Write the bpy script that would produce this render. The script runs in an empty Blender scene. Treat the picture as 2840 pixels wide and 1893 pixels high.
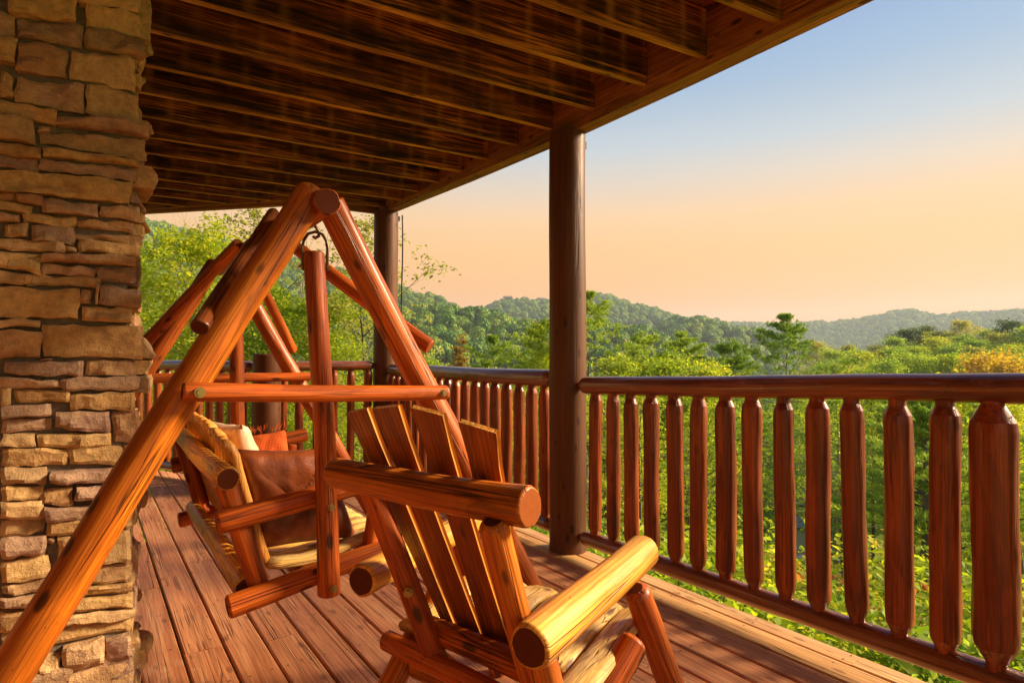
import bpy, math, random
import numpy as np
from mathutils import Matrix, Vector, noise as mnoise

# ------------------------------------------------------------------ camera, sky, sun, exposure
SC = bpy.context.scene
COL = SC.collection
cam_d = bpy.data.cameras.new("camera"); cam = bpy.data.objects.new("camera", cam_d); COL.objects.link(cam)
cam.location = (0, 0, 1.2)
cam.rotation_euler = (math.radians(90 + 1.401), 0, -math.radians(35.148))
cam_d.lens = 36 * 1676 / 2840; cam_d.sensor_width = 36; cam_d.sensor_fit = 'HORIZONTAL'
cam_d.clip_start = 0.02; cam_d.clip_end = 6000
SC.camera = cam
SUN_AZ, SUN_EL = 113.0, 26.0            # degrees clockwise from +Y (along the railing), above the horizon
world = bpy.data.worlds.new("World"); SC.world = world; world.use_nodes = True
wt = world.node_tree; wt.nodes.clear()
def wn(t, **k):
    n = wt.nodes.new(t)
    for a, b in k.items(): setattr(n, a, b)
    return n
tc = wn('ShaderNodeTexCoord'); sep = wn('ShaderNodeSeparateXYZ'); wt.links.new(tc.outputs['Generated'], sep.inputs[0])
ramp = wn('ShaderNodeValToRGB'); wt.links.new(sep.outputs[2], ramp.inputs[0])
def lin(r, g, b):
    f = lambda c: (c / 255 / 12.92) if c / 255 <= .04045 else ((c / 255 + .055) / 1.055) ** 2.4
    return (f(r), f(g), f(b), 1)
SKY = [(0.0, (255, 138, 38)), (.05, (255, 154, 48)), (.11, (255, 174, 74)), (.17, (255, 190, 108)), (.22, (250, 201, 144)), (.27, (225, 205, 184)),
       (.32, (192, 201, 208)), (.40, (152, 181, 211)), (.50, (122, 158, 207)), (.75, (104, 134, 188)), (1.0, (88, 118, 172))]
el = ramp.color_ramp.elements
el[0].position = 0; el[0].color = lin(*SKY[0][1]); el[1].position = 1; el[1].color = lin(*SKY[-1][1])
for p, c in SKY[1:-1]:
    e = el.new(p); e.color = lin(*c)
# a breath of thin cirrus so the gradient is not perfectly even
mp = wn('ShaderNodeMapping'); mp.inputs['Scale'].default_value = (1.2, 1.2, 9); wt.links.new(tc.outputs['Generated'], mp.inputs[0])
cn = wn('ShaderNodeTexNoise'); cn.inputs['Scale'].default_value = 2.2; cn.inputs['Detail'].default_value = 5; wt.links.new(mp.outputs[0], cn.inputs[0])
cr = wn('ShaderNodeMapRange'); cr.inputs[1].default_value = .35; cr.inputs[2].default_value = .75; cr.inputs[3].default_value = .985; cr.inputs[4].default_value = 1.02
wt.links.new(cn.outputs[0], cr.inputs[0])
vm = wn('ShaderNodeVectorMath', operation='SCALE'); wt.links.new(ramp.outputs[0], vm.inputs[0]); wt.links.new(cr.outputs[0], vm.inputs['Scale'])
sky = wn('ShaderNodeTexSky', sky_type='NISHITA', sun_disc=False)
sky.sun_elevation = math.radians(SUN_EL); sky.sun_rotation = math.radians(SUN_AZ)
bg1 = wn('ShaderNodeBackground'); bg1.inputs[1].default_value = 0.405; wt.links.new(vm.outputs[0], bg1.inputs[0])
bg2 = wn('ShaderNodeBackground'); bg2.inputs[1].default_value = 0.0025; wt.links.new(sky.outputs[0], bg2.inputs[0])
addn = wn('ShaderNodeAddShader'); wt.links.new(bg1.outputs[0], addn.inputs[0]); wt.links.new(bg2.outputs[0], addn.inputs[1])
out = wn('ShaderNodeOutputWorld'); wt.links.new(addn.outputs[0], out.inputs[0])
sd = bpy.data.lights.new("sun", 'SUN'); sun = bpy.data.objects.new("sun", sd); COL.objects.link(sun)
sd.energy = 5.0; sd.angle = math.radians(15.0); sd.color = (1.0, .77, .50)
a, e_ = math.radians(SUN_AZ), math.radians(SUN_EL)
sdir = Vector((math.sin(a) * math.cos(e_), math.cos(a) * math.cos(e_), math.sin(e_)))
sun.rotation_euler = (-sdir).to_track_quat('-Z', 'Y').to_euler(); sun.location = (20, -8, 20)
SC.view_settings.view_transform = 'Standard'; SC.view_settings.look = 'None'
SC.view_settings.exposure = 1.36; SC.view_settings.gamma = 1; SC.view_settings.use_curve_mapping = False
SC.cycles.volume_bounces = 0; SC.cycles.max_bounces = 7; SC.cycles.diffuse_bounces = 4; SC.cycles.transmission_bounces = 4
SC.cycles.use_denoising = True; SC.cycles.caustics_reflective = False; SC.cycles.caustics_refractive = False

STONES=[[-0.218,-0.039,2.262,2.199,2.303,2.219],[-0.217,-0.186,2.199,2.129,2.206,2.134],[-0.183,-0.024,2.196,2.14,2.223,2.152],[-0.021,0.133,2.285,2.226,2.302,2.233],[-0.035,0.127,2.328,2.286,2.378,2.309],[-0.017,0.14,2.222,2.154,2.23,2.17],[-0.216,-0.179,2.12,2.048,2.125,2.057],[-0.177,-0.059,2.129,2.036,2.135,2.048],[-0.053,0.117,2.137,2.05,2.163,2.057],[-0.215,-0.185,2.034,1.952,2.014,1.953],[-0.183,-0.015,2.021,1.941,2.033,1.949],[-0.011,0.125,2.044,1.95,2.045,1.953],[-0.213,-0.084,1.94,1.902,1.939,1.896],[-0.213,-0.133,1.899,1.829,1.901,1.83],[-0.129,-0.099,1.89,1.866,1.896,1.872],[-0.082,0.159,1.929,1.9,1.95,1.911],[-0.123,0.148,1.874,1.842,1.903,1.834],[-0.211,-0.12,1.82,1.785,1.826,1.786],[-0.211,-0.124,1.781,1.741,1.789,1.747],[-0.116,0.131,1.825,1.795,1.831,1.812],[-0.122,0.124,1.79,1.757,1.802,1.763],[-0.21,0.108,1.735,1.678,1.754,1.684],[-0.209,-0.176,1.676,1.651,1.677,1.654],[-0.175,-0.115,1.674,1.648,1.676,1.651],[-0.209,-0.137,1.649,1.616,1.648,1.619],[-0.115,0.021,1.667,1.632,1.674,1.631],[0.026,0.134,1.673,1.635,1.682,1.639],[-0.208,-0.162,1.614,1.589,1.614,1.592],[-0.159,-0.033,1.619,1.594,1.627,1.595],[-0.031,0.118,1.62,1.597,1.63,1.595],[-0.208,-0.143,1.586,1.549,1.589,1.55],[-0.142,-0.034,1.59,1.543,1.597,1.54],[-0.03,0.143,1.576,1.56,1.587,1.561],[-0.207,-0.059,1.545,1.512,1.544,1.508],[-0.027,0.134,1.556,1.518,1.56,1.523],[-0.056,-0.029,1.528,1.511,1.529,1.511],[-0.206,-0.113,1.503,1.465,1.503,1.444],[-0.206,-0.132,1.459,1.406,1.44,1.414],[-0.11,0.123,1.503,1.479,1.52,1.487],[-0.113,0.018,1.475,1.446,1.472,1.449],[0.023,0.126,1.474,1.435,1.483,1.432],[-0.149,0.029,1.44,1.41,1.445,1.412],[-0.205,-0.021,1.401,1.312,1.402,1.312],[-0.019,0.013,1.402,1.359,1.402,1.36],[0.03,0.139,1.423,1.36,1.409,1.353],[-0.013,0.119,1.354,1.309,1.353,1.307],[-0.203,-0.112,1.308,1.286,1.306,1.285],[0.021,0.03,1.421,1.361,1.422,1.361],[-0.203,-0.11,1.279,1.189,1.275,1.195],[-0.108,0.146,1.294,1.198,1.298,1.193],[-0.116,-0.083,1.193,1.188,1.193,1.187],[-0.196,-0.005,1.184,1.149,1.185,1.137],[0.001,0.129,1.188,1.142,1.188,1.14],[-0.201,-0.059,1.146,1.11,1.13,1.103],[-0.058,0.14,1.134,1.101,1.138,1.09],[-0.2,-0.177,1.106,1.061,1.105,1.06],[-0.17,-0.04,1.103,1.064,1.101,1.062],[-0.039,0.128,1.084,1.038,1.085,1.03],[-0.199,-0.08,1.056,1.021,1.057,1.022],[-0.076,0.062,1.033,0.986,1.028,0.964],[0.07,0.144,1.028,0.929,1.026,0.921],[-0.199,-0.083,1.018,0.982,1.016,0.981],[-0.198,-0.121,0.978,0.938,0.974,0.935],[-0.115,0.067,0.97,0.932,0.959,0.918],[-0.197,-0.039,0.933,0.882,0.922,0.869],[-0.037,0.122,0.922,0.87,0.916,0.852],[-0.196,-0.09,0.878,0.826,0.87,0.822],[-0.084,0.094,0.856,0.821,0.852,0.8],[0.096,0.145,0.917,0.799,0.916,0.793],[-0.195,-0.099,0.823,0.783,0.817,0.781],[-0.107,-0.027,0.802,0.764,0.812,0.756],[-0.023,0.121,0.807,0.762,0.793,0.742],[-0.195,-0.095,0.78,0.731,0.775,0.721],[-0.092,0.121,0.753,0.715,0.737,0.691],[-0.194,-0.095,0.728,0.677,0.717,0.677],[-0.091,0.125,0.708,0.67,0.688,0.657],[-0.193,-0.09,0.676,0.619,0.67,0.613],[-0.088,-0.068,0.663,0.638,0.66,0.634],[-0.064,0.123,0.659,0.57,0.652,0.548],[-0.192,-0.082,0.614,0.55,0.609,0.548],[-0.078,0.125,0.564,0.513,0.542,0.485],[-0.191,-0.08,0.545,0.513,0.544,0.507],[-0.076,0.132,0.506,0.474,0.479,0.45],[-0.19,-0.104,0.507,0.477,0.499,0.459],[-0.102,0.134,0.474,0.44,0.445,0.409],[-0.19,-0.085,0.472,0.41,0.452,0.4],[-0.082,0.136,0.429,0.391,0.404,0.373],[-0.189,-0.092,0.405,0.355,0.396,0.351],[-0.088,0.134,0.388,0.344,0.369,0.33],[-0.047,0.056,0.328,0.255,0.334,0.24],[0.059,0.129,0.322,0.253,0.326,0.246],[-0.108,-0.05,0.323,0.276,0.31,0.265],[-0.188,-0.111,0.349,0.282,0.349,0.258],[-0.095,-0.046,0.269,0.229,0.261,0.22],[-0.044,0.135,0.248,0.187,0.237,0.163],[-0.187,-0.097,0.277,0.209,0.25,0.204]]
SIDE_STONES=[[0.183,2.378,2.246],[0.162,2.187,2.134],[0.159,2.121,2.082],[0.15,2.071,1.978],[0.174,1.974,1.935],[0.164,1.924,1.836],[0.188,1.827,1.75],[0.162,1.737,1.699],[0.155,1.693,1.671],[0.174,1.667,1.635],[0.175,1.628,1.592],[0.165,1.581,1.54],[0.171,1.534,1.428],[0.175,1.417,1.354],[0.148,1.35,1.278],[0.175,1.265,1.191],[0.183,1.188,1.138],[0.184,1.136,1.082],[0.154,1.079,1.024],[0.163,1.02,0.914],[0.16,0.911,0.85],[0.164,0.848,0.743],[0.169,0.74,0.651],[0.16,0.651,0.574],[0.155,0.574,0.465],[0.166,0.465,0.359],[0.168,0.36,0.29],[0.169,0.294,0.245],[0.186,0.25,0.194],[0.195,0.201,0.123],[0.183,0.135,0.078]]
CHSLATS=[[[0.54, 1.481, 1.057], [0.555, 1.41, 1.072], [0.805, 1.495, 0.489], [0.82, 1.451, 0.487]], [[0.565, 1.376, 1.074], [0.584, 1.3, 1.084], [0.826, 1.433, 0.487], [0.85, 1.365, 0.483]], [[0.603, 1.242, 1.084], [0.63, 1.174, 1.071], [0.855, 1.345, 0.485], [0.879, 1.274, 0.483]], [[0.654, 1.116, 1.059], [0.686, 1.042, 1.043], [0.881, 1.248, 0.495], [0.901, 1.214, 0.476]]]
CHN=[0.868, 0.276, 0.413]


# ------------------------------------------------------------------ materials
class NT:
    def __init__(s, name):
        s.m = bpy.data.materials.new(name); s.m.use_nodes = True; s.t = s.m.node_tree; s.t.nodes.clear()
        s.out = s.n('ShaderNodeOutputMaterial')
    def n(s, t, **k):
        x = s.t.nodes.new(t)
        for a, b in k.items(): setattr(x, a, b)
        return x
    def l(s, a, b): s.t.links.new(a, b)
    def coord(s, scale, rnd=40.0, which='Object'):
        t = s.n('ShaderNodeTexCoord'); oi = s.n('ShaderNodeObjectInfo')
        m = s.n('ShaderNodeMath', operation='MULTIPLY'); m.inputs[1].default_value = rnd; s.l(oi.outputs['Random'], m.inputs[0])
        v = s.n('ShaderNodeVectorMath', operation='MULTIPLY'); v.inputs[1].default_value = scale; s.l(t.outputs[which], v.inputs[0])
        ad = s.n('ShaderNodeVectorMath', operation='ADD'); s.l(v.outputs[0], ad.inputs[0]); s.l(m.outputs[0], ad.inputs[1])
        return ad.outputs[0]
    def noise(s, vec, scale=1.0, detail=4, rough=.55, dist=0.0):
        x = s.n('ShaderNodeTexNoise'); x.inputs['Scale'].default_value = scale; x.inputs['Detail'].default_value = detail
        x.inputs['Roughness'].default_value = rough; x.inputs['Distortion'].default_value = dist; s.l(vec, x.inputs['Vector']); return x.outputs[0]
    def ramp(s, fac, stops):
        x = s.n('ShaderNodeValToRGB'); r = x.color_ramp.elements
        r[0].position = stops[0][0]; r[0].color = tuple(stops[0][1]) + (1,); r[1].position = stops[-1][0]; r[1].color = tuple(stops[-1][1]) + (1,)
        for p, c in stops[1:-1]:
            q = r.new(p); q.color = tuple(c) + (1,)
        s.l(fac, x.inputs[0]); return x.outputs[0]
    def mix(s, f, a, b, mode='MIX'):
        x = s.n('ShaderNodeMix', data_type='RGBA', blend_type=mode)
        for i, v in ((0, f), (6, a), (7, b)):
            if isinstance(v, (int, float)): x.inputs[i].default_value = v
            elif isinstance(v, tuple): x.inputs[i].default_value = v + (1,) if len(v) == 3 else v
            else: s.l(v, x.inputs[i])
        return x.outputs[2]
    def mr(s, v, a, b, c=0.0, d=1.0):
        x = s.n('ShaderNodeMapRange'); s.l(v, x.inputs[0])
        for i, q in enumerate((a, b, c, d)): x.inputs[i + 1].default_value = q
        return x.outputs[0]
    def math(s, op, a, b=None):
        x = s.n('ShaderNodeMath', operation=op)
        for i, v in ((0, a), (1, b)):
            if v is None: continue
            if isinstance(v, (int, float)): x.inputs[i].default_value = v
            else: s.l(v, x.inputs[i])
        return x.outputs[0]
    def bsdf(s, col, rough=.5, bump=None, bstr=.3, bdist=.01, coat=0.0, spec=.5, metal=0.0):
        p = s.n('ShaderNodeBsdfPrincipled')
        if isinstance(col, tuple): p.inputs['Base Color'].default_value = col + (1,)
        else: s.l(col, p.inputs['Base Color'])
        if isinstance(rough, (int, float)): p.inputs['Roughness'].default_value = rough
        else: s.l(rough, p.inputs['Roughness'])
        p.inputs['Coat Weight'].default_value = coat; p.inputs['Coat Roughness'].default_value = .12
        p.inputs['Specular IOR Level'].default_value = spec; p.inputs['Metallic'].default_value = metal
        if bump is not None:
            b = s.n('ShaderNodeBump'); b.inputs['Strength'].default_value = bstr; b.inputs['Distance'].default_value = bdist
            s.l(bump, b.inputs['Height']); s.l(b.outputs[0], p.inputs['Normal'])
        s.l(p.outputs[0], s.out.inputs[0]); return s.m

def wood(name, stops, axis='z', dark=(.03, .008, .003), rough=.48, coat=.07, freq=17.0, smudge=.5, spec=.32, knife=.20, knot=.85, streak=.65, knots=True, bstr=.6, crack=.5, wear=None):
    """grain runs along the object's own axis"""
    w = NT(name); ax = {'x': 0, 'y': 1, 'z': 2}[axis]
    def sc(a, b):
        v = [a, a, a]; v[ax] = b; return tuple(v)
    c1 = w.coord(sc(freq, freq * .06)); g1 = w.noise(c1, 1.0, 5, .6, 1.2)
    c2 = w.coord(sc(freq * 7, freq * .14), 17.0); g2 = w.noise(c2, 1.0, 3, .6, .3)
    c3 = w.coord(sc(4.0, 1.6), 9.0); g3 = w.noise(c3, 1.0, 3, .5)
    base = w.ramp(w.math('ADD', w.math('MULTIPLY', g1, .65), w.math('MULTIPLY', g3, .35)), stops)
    fine = w.mr(g2, .3, .7, 1 - streak * .5, 1 + streak * .35)
    vmx = w.n('ShaderNodeVectorMath', operation='SCALE'); w.l(base, vmx.inputs[0]); w.l(fine, vmx.inputs['Scale'])
    col = vmx.outputs[0]
    # cathedral rings
    wv = w.n('ShaderNodeTexWave', wave_type='RINGS', rings_direction={'x': 'X', 'y': 'Y', 'z': 'Z'}[axis]); wv.inputs['Scale'].default_value = 1.0
    wv.inputs['Distortion'].default_value = 9; wv.inputs['Detail'].default_value = 3; wv.inputs['Detail Scale'].default_value = 1.1
    w.l(w.coord(sc(freq * 1.7, freq * .11), 23.0), wv.inputs[0])
    col = w.mix(w.mr(wv.outputs['Fac'], .0, .28, .42 * streak * 1.3, 0.0), col, dark)
    sm = w.noise(w.coord(sc(9, 2.6), 61.0), 1.0, 8, .72, .8)
    col = w.mix(w.mr(sm, .52, .68, 0, smudge), col, tuple(c * 1.4 for c in dark))
    sp_ = w.noise(w.coord(sc(70, 26), 81.0), 1.0, 3, .6)
    col = w.mix(w.mr(sp_, .68, .73, 0, .6 * min(1, crack * 2)), col, dark)
    h = w.math('ADD', w.math('MULTIPLY', g2, .5), w.math('MULTIPLY', g1, .6))
    if knots:
        vo = w.n('ShaderNodeTexVoronoi', feature='F1'); vo.inputs['Scale'].default_value = 1.0; w.l(w.coord(sc(15, 6), 31.0), vo.inputs[0])
        k = w.mr(vo.outputs['Distance'], .13, .21, 1, 0)
        col = w.mix(w.math('MULTIPLY', k, knot), col, dark)
        h = w.math('SUBTRACT', h, w.math('MULTIPLY', k, .4))
    dv = w.n('ShaderNodeTexVoronoi', feature='F1'); dv.inputs['Scale'].default_value = 1.0; w.l(w.coord(sc(13, 3.0), 57.0), dv.inputs[0])
    ds = w.n('ShaderNodeSeparateColor'); w.l(dv.outputs['Color'], ds.inputs[0])
    dvm = w.n('ShaderNodeVectorMath', operation='SCALE'); w.l(col, dvm.inputs[0]); w.l(w.mr(ds.outputs[0], 0, 1, 1 - knife, 1 + knife * .8), dvm.inputs['Scale']); col = dvm.outputs[0]
    h = w.math('ADD', h, w.math('MULTIPLY', ds.outputs[1], .5))
    if crack > 0:
        for sd_, fr, wd in ((51.0, .55, .010), (77.0, 1.3, .016)):
            cn_ = w.noise(w.coord(sc(freq * fr, freq * .022 * fr), sd_), 1.0, 3, .5, .3)
            ln_ = w.mr(w.math('ABSOLUTE', w.math('SUBTRACT', cn_, .5)), 0, wd, 1, 0)
            mk_ = w.mr(w.noise(w.coord(sc(5, 2.2), sd_ + 9), 1.0, 2), .47, .56, 0, 1)
            ln_ = w.math('MULTIPLY', ln_, mk_); col = w.mix(w.math('MULTIPLY', ln_, min(1, crack * 1.7)), col, dark); h = w.math('SUBTRACT', h, w.math('MULTIPLY', ln_, 1.5))
        cc = w.noise(w.coord(sc(freq * 1.6, freq * .035), 51.0), 1.0, 6, .62, .6)
        ck = w.mr(cc, .655, .69, 0, 1)
        col = w.mix(w.math('MULTIPLY', ck, crack), col, dark)
        h = w.math('SUBTRACT', h, w.math('MULTIPLY', ck, 1.2))
    if wear is not None:
        wr = w.noise(w.coord(sc(9, 3), 71.0), 1.0, 7, .7, .4)
        col = w.mix(w.mr(wr, .60, .72, 0, .55), col, wear)
    rg = w.mr(g3, .3, .7, rough * .75, rough * 1.35)
    return w.bsdf(col, rg, h, bstr, .004, coat, spec)

def endgrain(name, c1, c2):
    w = NT(name); t = w.n('ShaderNodeTexCoord'); v = w.n('ShaderNodeVectorMath', operation='MULTIPLY'); v.inputs[1].default_value = (1, 1, 0)
    
    w.l(t.outputs['Object'], v.inputs[0]); nz = w.noise(v.outputs[0], 18, 3)
    ln = w.n('ShaderNodeVectorMath', operation='LENGTH'); w.l(v.outputs[0], ln.inputs[0])
    f = w.math('ADD', w.math('MULTIPLY', ln.outputs['Value'], 1900), w.math('MULTIPLY', nz, 22))
    sn = w.math('SINE', f); col = w.mix(w.mr(sn, -1, 1, .25, .65), c1, c2)
    big = w.noise(v.outputs[0], 60, 5, .7); col = w.mix(w.mr(big, .35, .7, 0, .6), col, c2)
    return w.bsdf(col, .7, big, .3, .002, 0, .12)

M = {}
HON = [(.30, (.23, .045, .003)), (.42, (.44, .102, .005)), (.55, (.61, .170, .010)), (.70, (.73, .26, .024))]
RED = [(.30, (.20, .028, .002)), (.42, (.40, .068, .004)), (.55, (.56, .120, .008)), (.70, (.69, .19, .018))]
YEL = [(.30, (.42, .12, .008)), (.42, (.60, .22, .014)), (.55, (.76, .36, .040)), (.70, (.86, .56, .15))]
RAIL = [(.30, (.08, .018, .004)), (.42, (.15, .036, .008)), (.55, (.23, .060, .013)), (.70, (.32, .095, .024))]
BAL = [(.30, (.09, .014, .002)), (.42, (.20, .033, .003)), (.55, (.32, .062, .006)), (.70, (.44, .105, .011))]
POST = [(.28, (.065, .020, .006)), (.5, (.11, .036, .010)), (.72, (.16, .055, .016))]
M['honey'] = wood('varnished honey pine', HON)
M['red'] = wood('varnished red cedar', RED)
M['yellow'] = wood('varnished yellow pine', YEL, crack=.75, knots=True, smudge=.45, dark=(.16, .045, .008), wear=(.62, .20, .015))
M['rail'] = wood('dark stained log', RAIL, rough=.27, coat=.5, knot=.3, crack=.3, smudge=.25, bstr=.5, wear=(.42, .22, .14), spec=.6, dark=(.02, .006, .003))
M['baluster'] = wood('red brown stained log', BAL, knot=.35, rough=.4, coat=.2, crack=.3, smudge=.25, bstr=.5, dark=(.02, .005, .002))
M['post'] = wood('brown stained post', POST, rough=.5, coat=.05, smudge=.2, spec=.25, crack=.25, streak=.35, knots=True, bstr=.3, freq=9, knife=.06, dark=(.03, .01, .005))
M['end_honey'] = endgrain('end grain honey', (.36, .10, .015), (.20, .045, .008))
M['end_dark'] = endgrain('end grain dark', (.14, .030, .007), (.07, .014, .004))
M['end_rail'] = endgrain('end grain rail', (.10, .03, .015), (.045, .012, .006))
DECK = [(.32, (.36, .115, .042)), (.45, (.56, .21, .085)), (.57, (.69, .30, .13)), (.70, (.77, .39, .19))]
M['deck'] = wood('stained deck board', DECK, 'y', dark=(.06, .02, .01), rough=.5, coat=.0, freq=13, streak=.5, bstr=.45, crack=.3, knots=True, knot=.45, smudge=.18, knife=.03, spec=.30, wear=(.76, .46, .28))
M['deck_edge'] = wood('deck board painted sunlit', [(.30, (.48, .22, .07)), (.5, (.66, .36, .13)), (.70, (.74, .48, .22))], 'y', dark=(.12, .04, .01), rough=.5, coat=0, freq=13, streak=.5, crack=.3, knots=True, knot=.5, smudge=.2, knife=.03, spec=.3)  # outermost boards: sunlight along that edge put into a paler, yellower colour
M['slat'] = wood('cedar slat', [(.3, (.17, .034, .006)), (.45, (.29, .065, .009)), (.58, (.38, .095, .013)), (.70, (.45, .14, .022))], dark=(.04, .01, .004), coat=.25, crack=.1)
M['slat_edge'] = wood('cedar slat edge', [(.3, (.52, .17, .02)), (.5, (.74, .31, .045)), (.70, (.84, .45, .10))], dark=(.10, .03, .01), coat=.1, crack=.2, knots=False)
M['seat'] = wood('pale varnished seat slat', [(.3, (.60, .30, .05)), (.45, (.76, .44, .10)), (.58, (.84, .56, .18)), (.70, (.88, .66, .28))], 'x', dark=(.12, .04, .01), coat=.3, crack=.5)
M['bark_edge'] = wood('live edge', [(.3, (.05, .02, .008)), (.7, (.16, .07, .025))], 'x', coat=0, rough=.7)

def joist_mat():
    w = NT('weathered joist'); c = w.coord((1.1, 20, 20)); g = w.noise(c, 1.0, 5, .6, 1.5)
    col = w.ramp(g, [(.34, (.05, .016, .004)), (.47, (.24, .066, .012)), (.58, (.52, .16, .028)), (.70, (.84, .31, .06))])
    wv = w.n('ShaderNodeTexWave', wave_type='RINGS', rings_direction='X'); wv.inputs['Scale'].default_value = 1; wv.inputs['Distortion'].default_value = 10
    wv.inputs['Detail'].default_value = 3; w.l(w.coord((1.6, 34, 34), 13.0), wv.inputs[0])
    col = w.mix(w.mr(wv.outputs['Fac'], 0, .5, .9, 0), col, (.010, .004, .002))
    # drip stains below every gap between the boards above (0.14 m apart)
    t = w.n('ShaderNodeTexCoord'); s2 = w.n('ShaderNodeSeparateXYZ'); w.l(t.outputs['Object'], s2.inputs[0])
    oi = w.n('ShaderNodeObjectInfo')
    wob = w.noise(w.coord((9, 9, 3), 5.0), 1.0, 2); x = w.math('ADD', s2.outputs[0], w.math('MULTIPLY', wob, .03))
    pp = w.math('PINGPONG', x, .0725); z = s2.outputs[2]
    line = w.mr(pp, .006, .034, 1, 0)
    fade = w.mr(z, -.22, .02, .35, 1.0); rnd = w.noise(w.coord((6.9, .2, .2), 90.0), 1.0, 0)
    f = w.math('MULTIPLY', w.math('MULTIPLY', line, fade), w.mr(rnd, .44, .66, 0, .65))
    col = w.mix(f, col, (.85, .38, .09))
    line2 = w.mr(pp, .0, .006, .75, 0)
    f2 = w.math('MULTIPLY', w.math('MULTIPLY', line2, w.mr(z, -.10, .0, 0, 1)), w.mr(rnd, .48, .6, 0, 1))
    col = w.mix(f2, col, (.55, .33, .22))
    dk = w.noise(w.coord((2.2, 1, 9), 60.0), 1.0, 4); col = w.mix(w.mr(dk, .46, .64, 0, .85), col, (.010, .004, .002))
    return w.bsdf(col, .5, g, .4, .004, 0)
M['joist'] = joist_mat()
M['joist_edge'] = wood('joist bottom edge', [(.32, (.16, .055, .010)), (.46, (.38, .145, .02)), (.56, (.58, .26, .04)), (.68, (.80, .44, .09))], 'x', dark=(.06, .02, .006), coat=0, rough=.55)  # brighter than the joist sides: light bounced off the deck put into the colour
M['beam'] = wood('beam lumber', [(.3, (.24, .085, .025)), (.5, (.36, .14, .04)), (.72, (.48, .21, .065))], 'y', dark=(.03, .01, .004), coat=0, rough=.55, freq=9)
M['beam_x'] = wood('rim lumber', [(.3, (.24, .08, .025)), (.5, (.36, .13, .04)), (.72, (.48, .21, .065))], 'x', dark=(.03, .01, .004), coat=0, rough=.55, freq=9)
M['soffit'] = wood('upper deck board', [(.3, (.22, .06, .02)), (.5, (.38, .11, .04)), (.72, (.52, .18, .07))], 'y', dark=(.02, .006, .003), coat=0, rough=.6)

def stone_mat():
    w = NT('ledge stone'); oi = w.n('ShaderNodeObjectInfo')
    base = w.ramp(oi.outputs['Random'], [(0, (.50, .27, .10)), (.16, (.70, .43, .16)), (.33, (.42, .21, .12)), (.5, (.74, .47, .19)), (.64, (.50, .30, .21)), (.8, (.32, .20, .13)), (1, (.68, .42, .17))])
    c = w.coord((1, 1, 1)); big = w.noise(c, 9, 4, .6); med = w.noise(c, 40, 6, .7); fin = w.noise(c, 260, 3, .7)
    col = w.mix(w.mr(big, .42, .68, 0, .55), base, (.66, .42, .19)); col = w.mix(w.mr(big, .30, .44, .6, 0), col, (.26, .12, .06))
    v = w.n('ShaderNodeVectorMath', operation='SCALE'); w.l(col, v.inputs[0]); w.l(w.mr(med, .3, .7, .70, 1.25), v.inputs['Scale'])
    pit = w.mr(fin, .66, .74, 0, .5); col = w.mix(pit, v.outputs[0], (.07, .035, .02))
    h = w.math('ADD', w.math('MULTIPLY', big, 1.2), w.math('ADD', w.math('MULTIPLY', med, .9), w.math('MULTIPLY', fin, .25)))
    return w.bsdf(col, .85, h, 1.0, .013, 0, .25)
M['stone'] = stone_mat()
w = NT('mortar'); c = w.coord((1, 1, 1)); g = w.noise(c, 50, 6, .7)
M['mortar'] = w.bsdf(w.ramp(g, [(.3, (.13, .10, .075)), (.7, (.25, .20, .15))]), .9, g, .9, .01)
def leather(name, a, b):
    w = NT(name); c = w.coord((1, 1, 1)); g = w.noise(c, 7, 5, .6); f = w.noise(c, 160, 3)
    return w.bsdf(w.ramp(g, [(.3, a), (.65, b)]), .42, w.math('ADD', w.math('MULTIPLY', g, 2), w.math('MULTIPLY', f, .3)), .35, .01, .15)
M['leather'] = leather('brown leather', (.085, .016, .003), (.24, .055, .009))
M['tan'] = leather('tan cloth', (.48, .28, .15), (.72, .48, .30))
w = NT('orange knit'); c = w.coord((1, 1, 1)); g = w.noise(c, 12, 4); k1 = w.n('ShaderNodeTexWave', bands_direction='Z'); k1.inputs['Scale'].default_value = 45; w.l(c, k1.inputs[0])
k2 = w.n('ShaderNodeTexWave', bands_direction='X'); k2.inputs['Scale'].default_value = 45; w.l(c, k2.inputs[0])
hh = w.math('MULTIPLY', k1.outputs['Fac'], k2.outputs['Fac'])
M['knit'] = w.bsdf(w.ramp(w.math('ADD', w.math('MULTIPLY', g, .7), w.math('MULTIPLY', hh, .3)), [(.25, (.26, .035, .006)), (.7, (.60, .12, .025))]), .9, hh, .6, .004, 0, .1)
w = NT('aged brass bolt'); M['brass'] = w.bsdf((.42, .30, .11), .35, metal=.9)
w = NT('galvanised iron'); M['iron'] = w.bsdf((.16, .11, .07), .4, metal=.8)
w = NT('black cable'); M['cable'] = w.bsdf((.012, .009, .008), .5)
w = NT('nail'); M['nail'] = w.bsdf((.03, .015, .01), .6)

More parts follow.
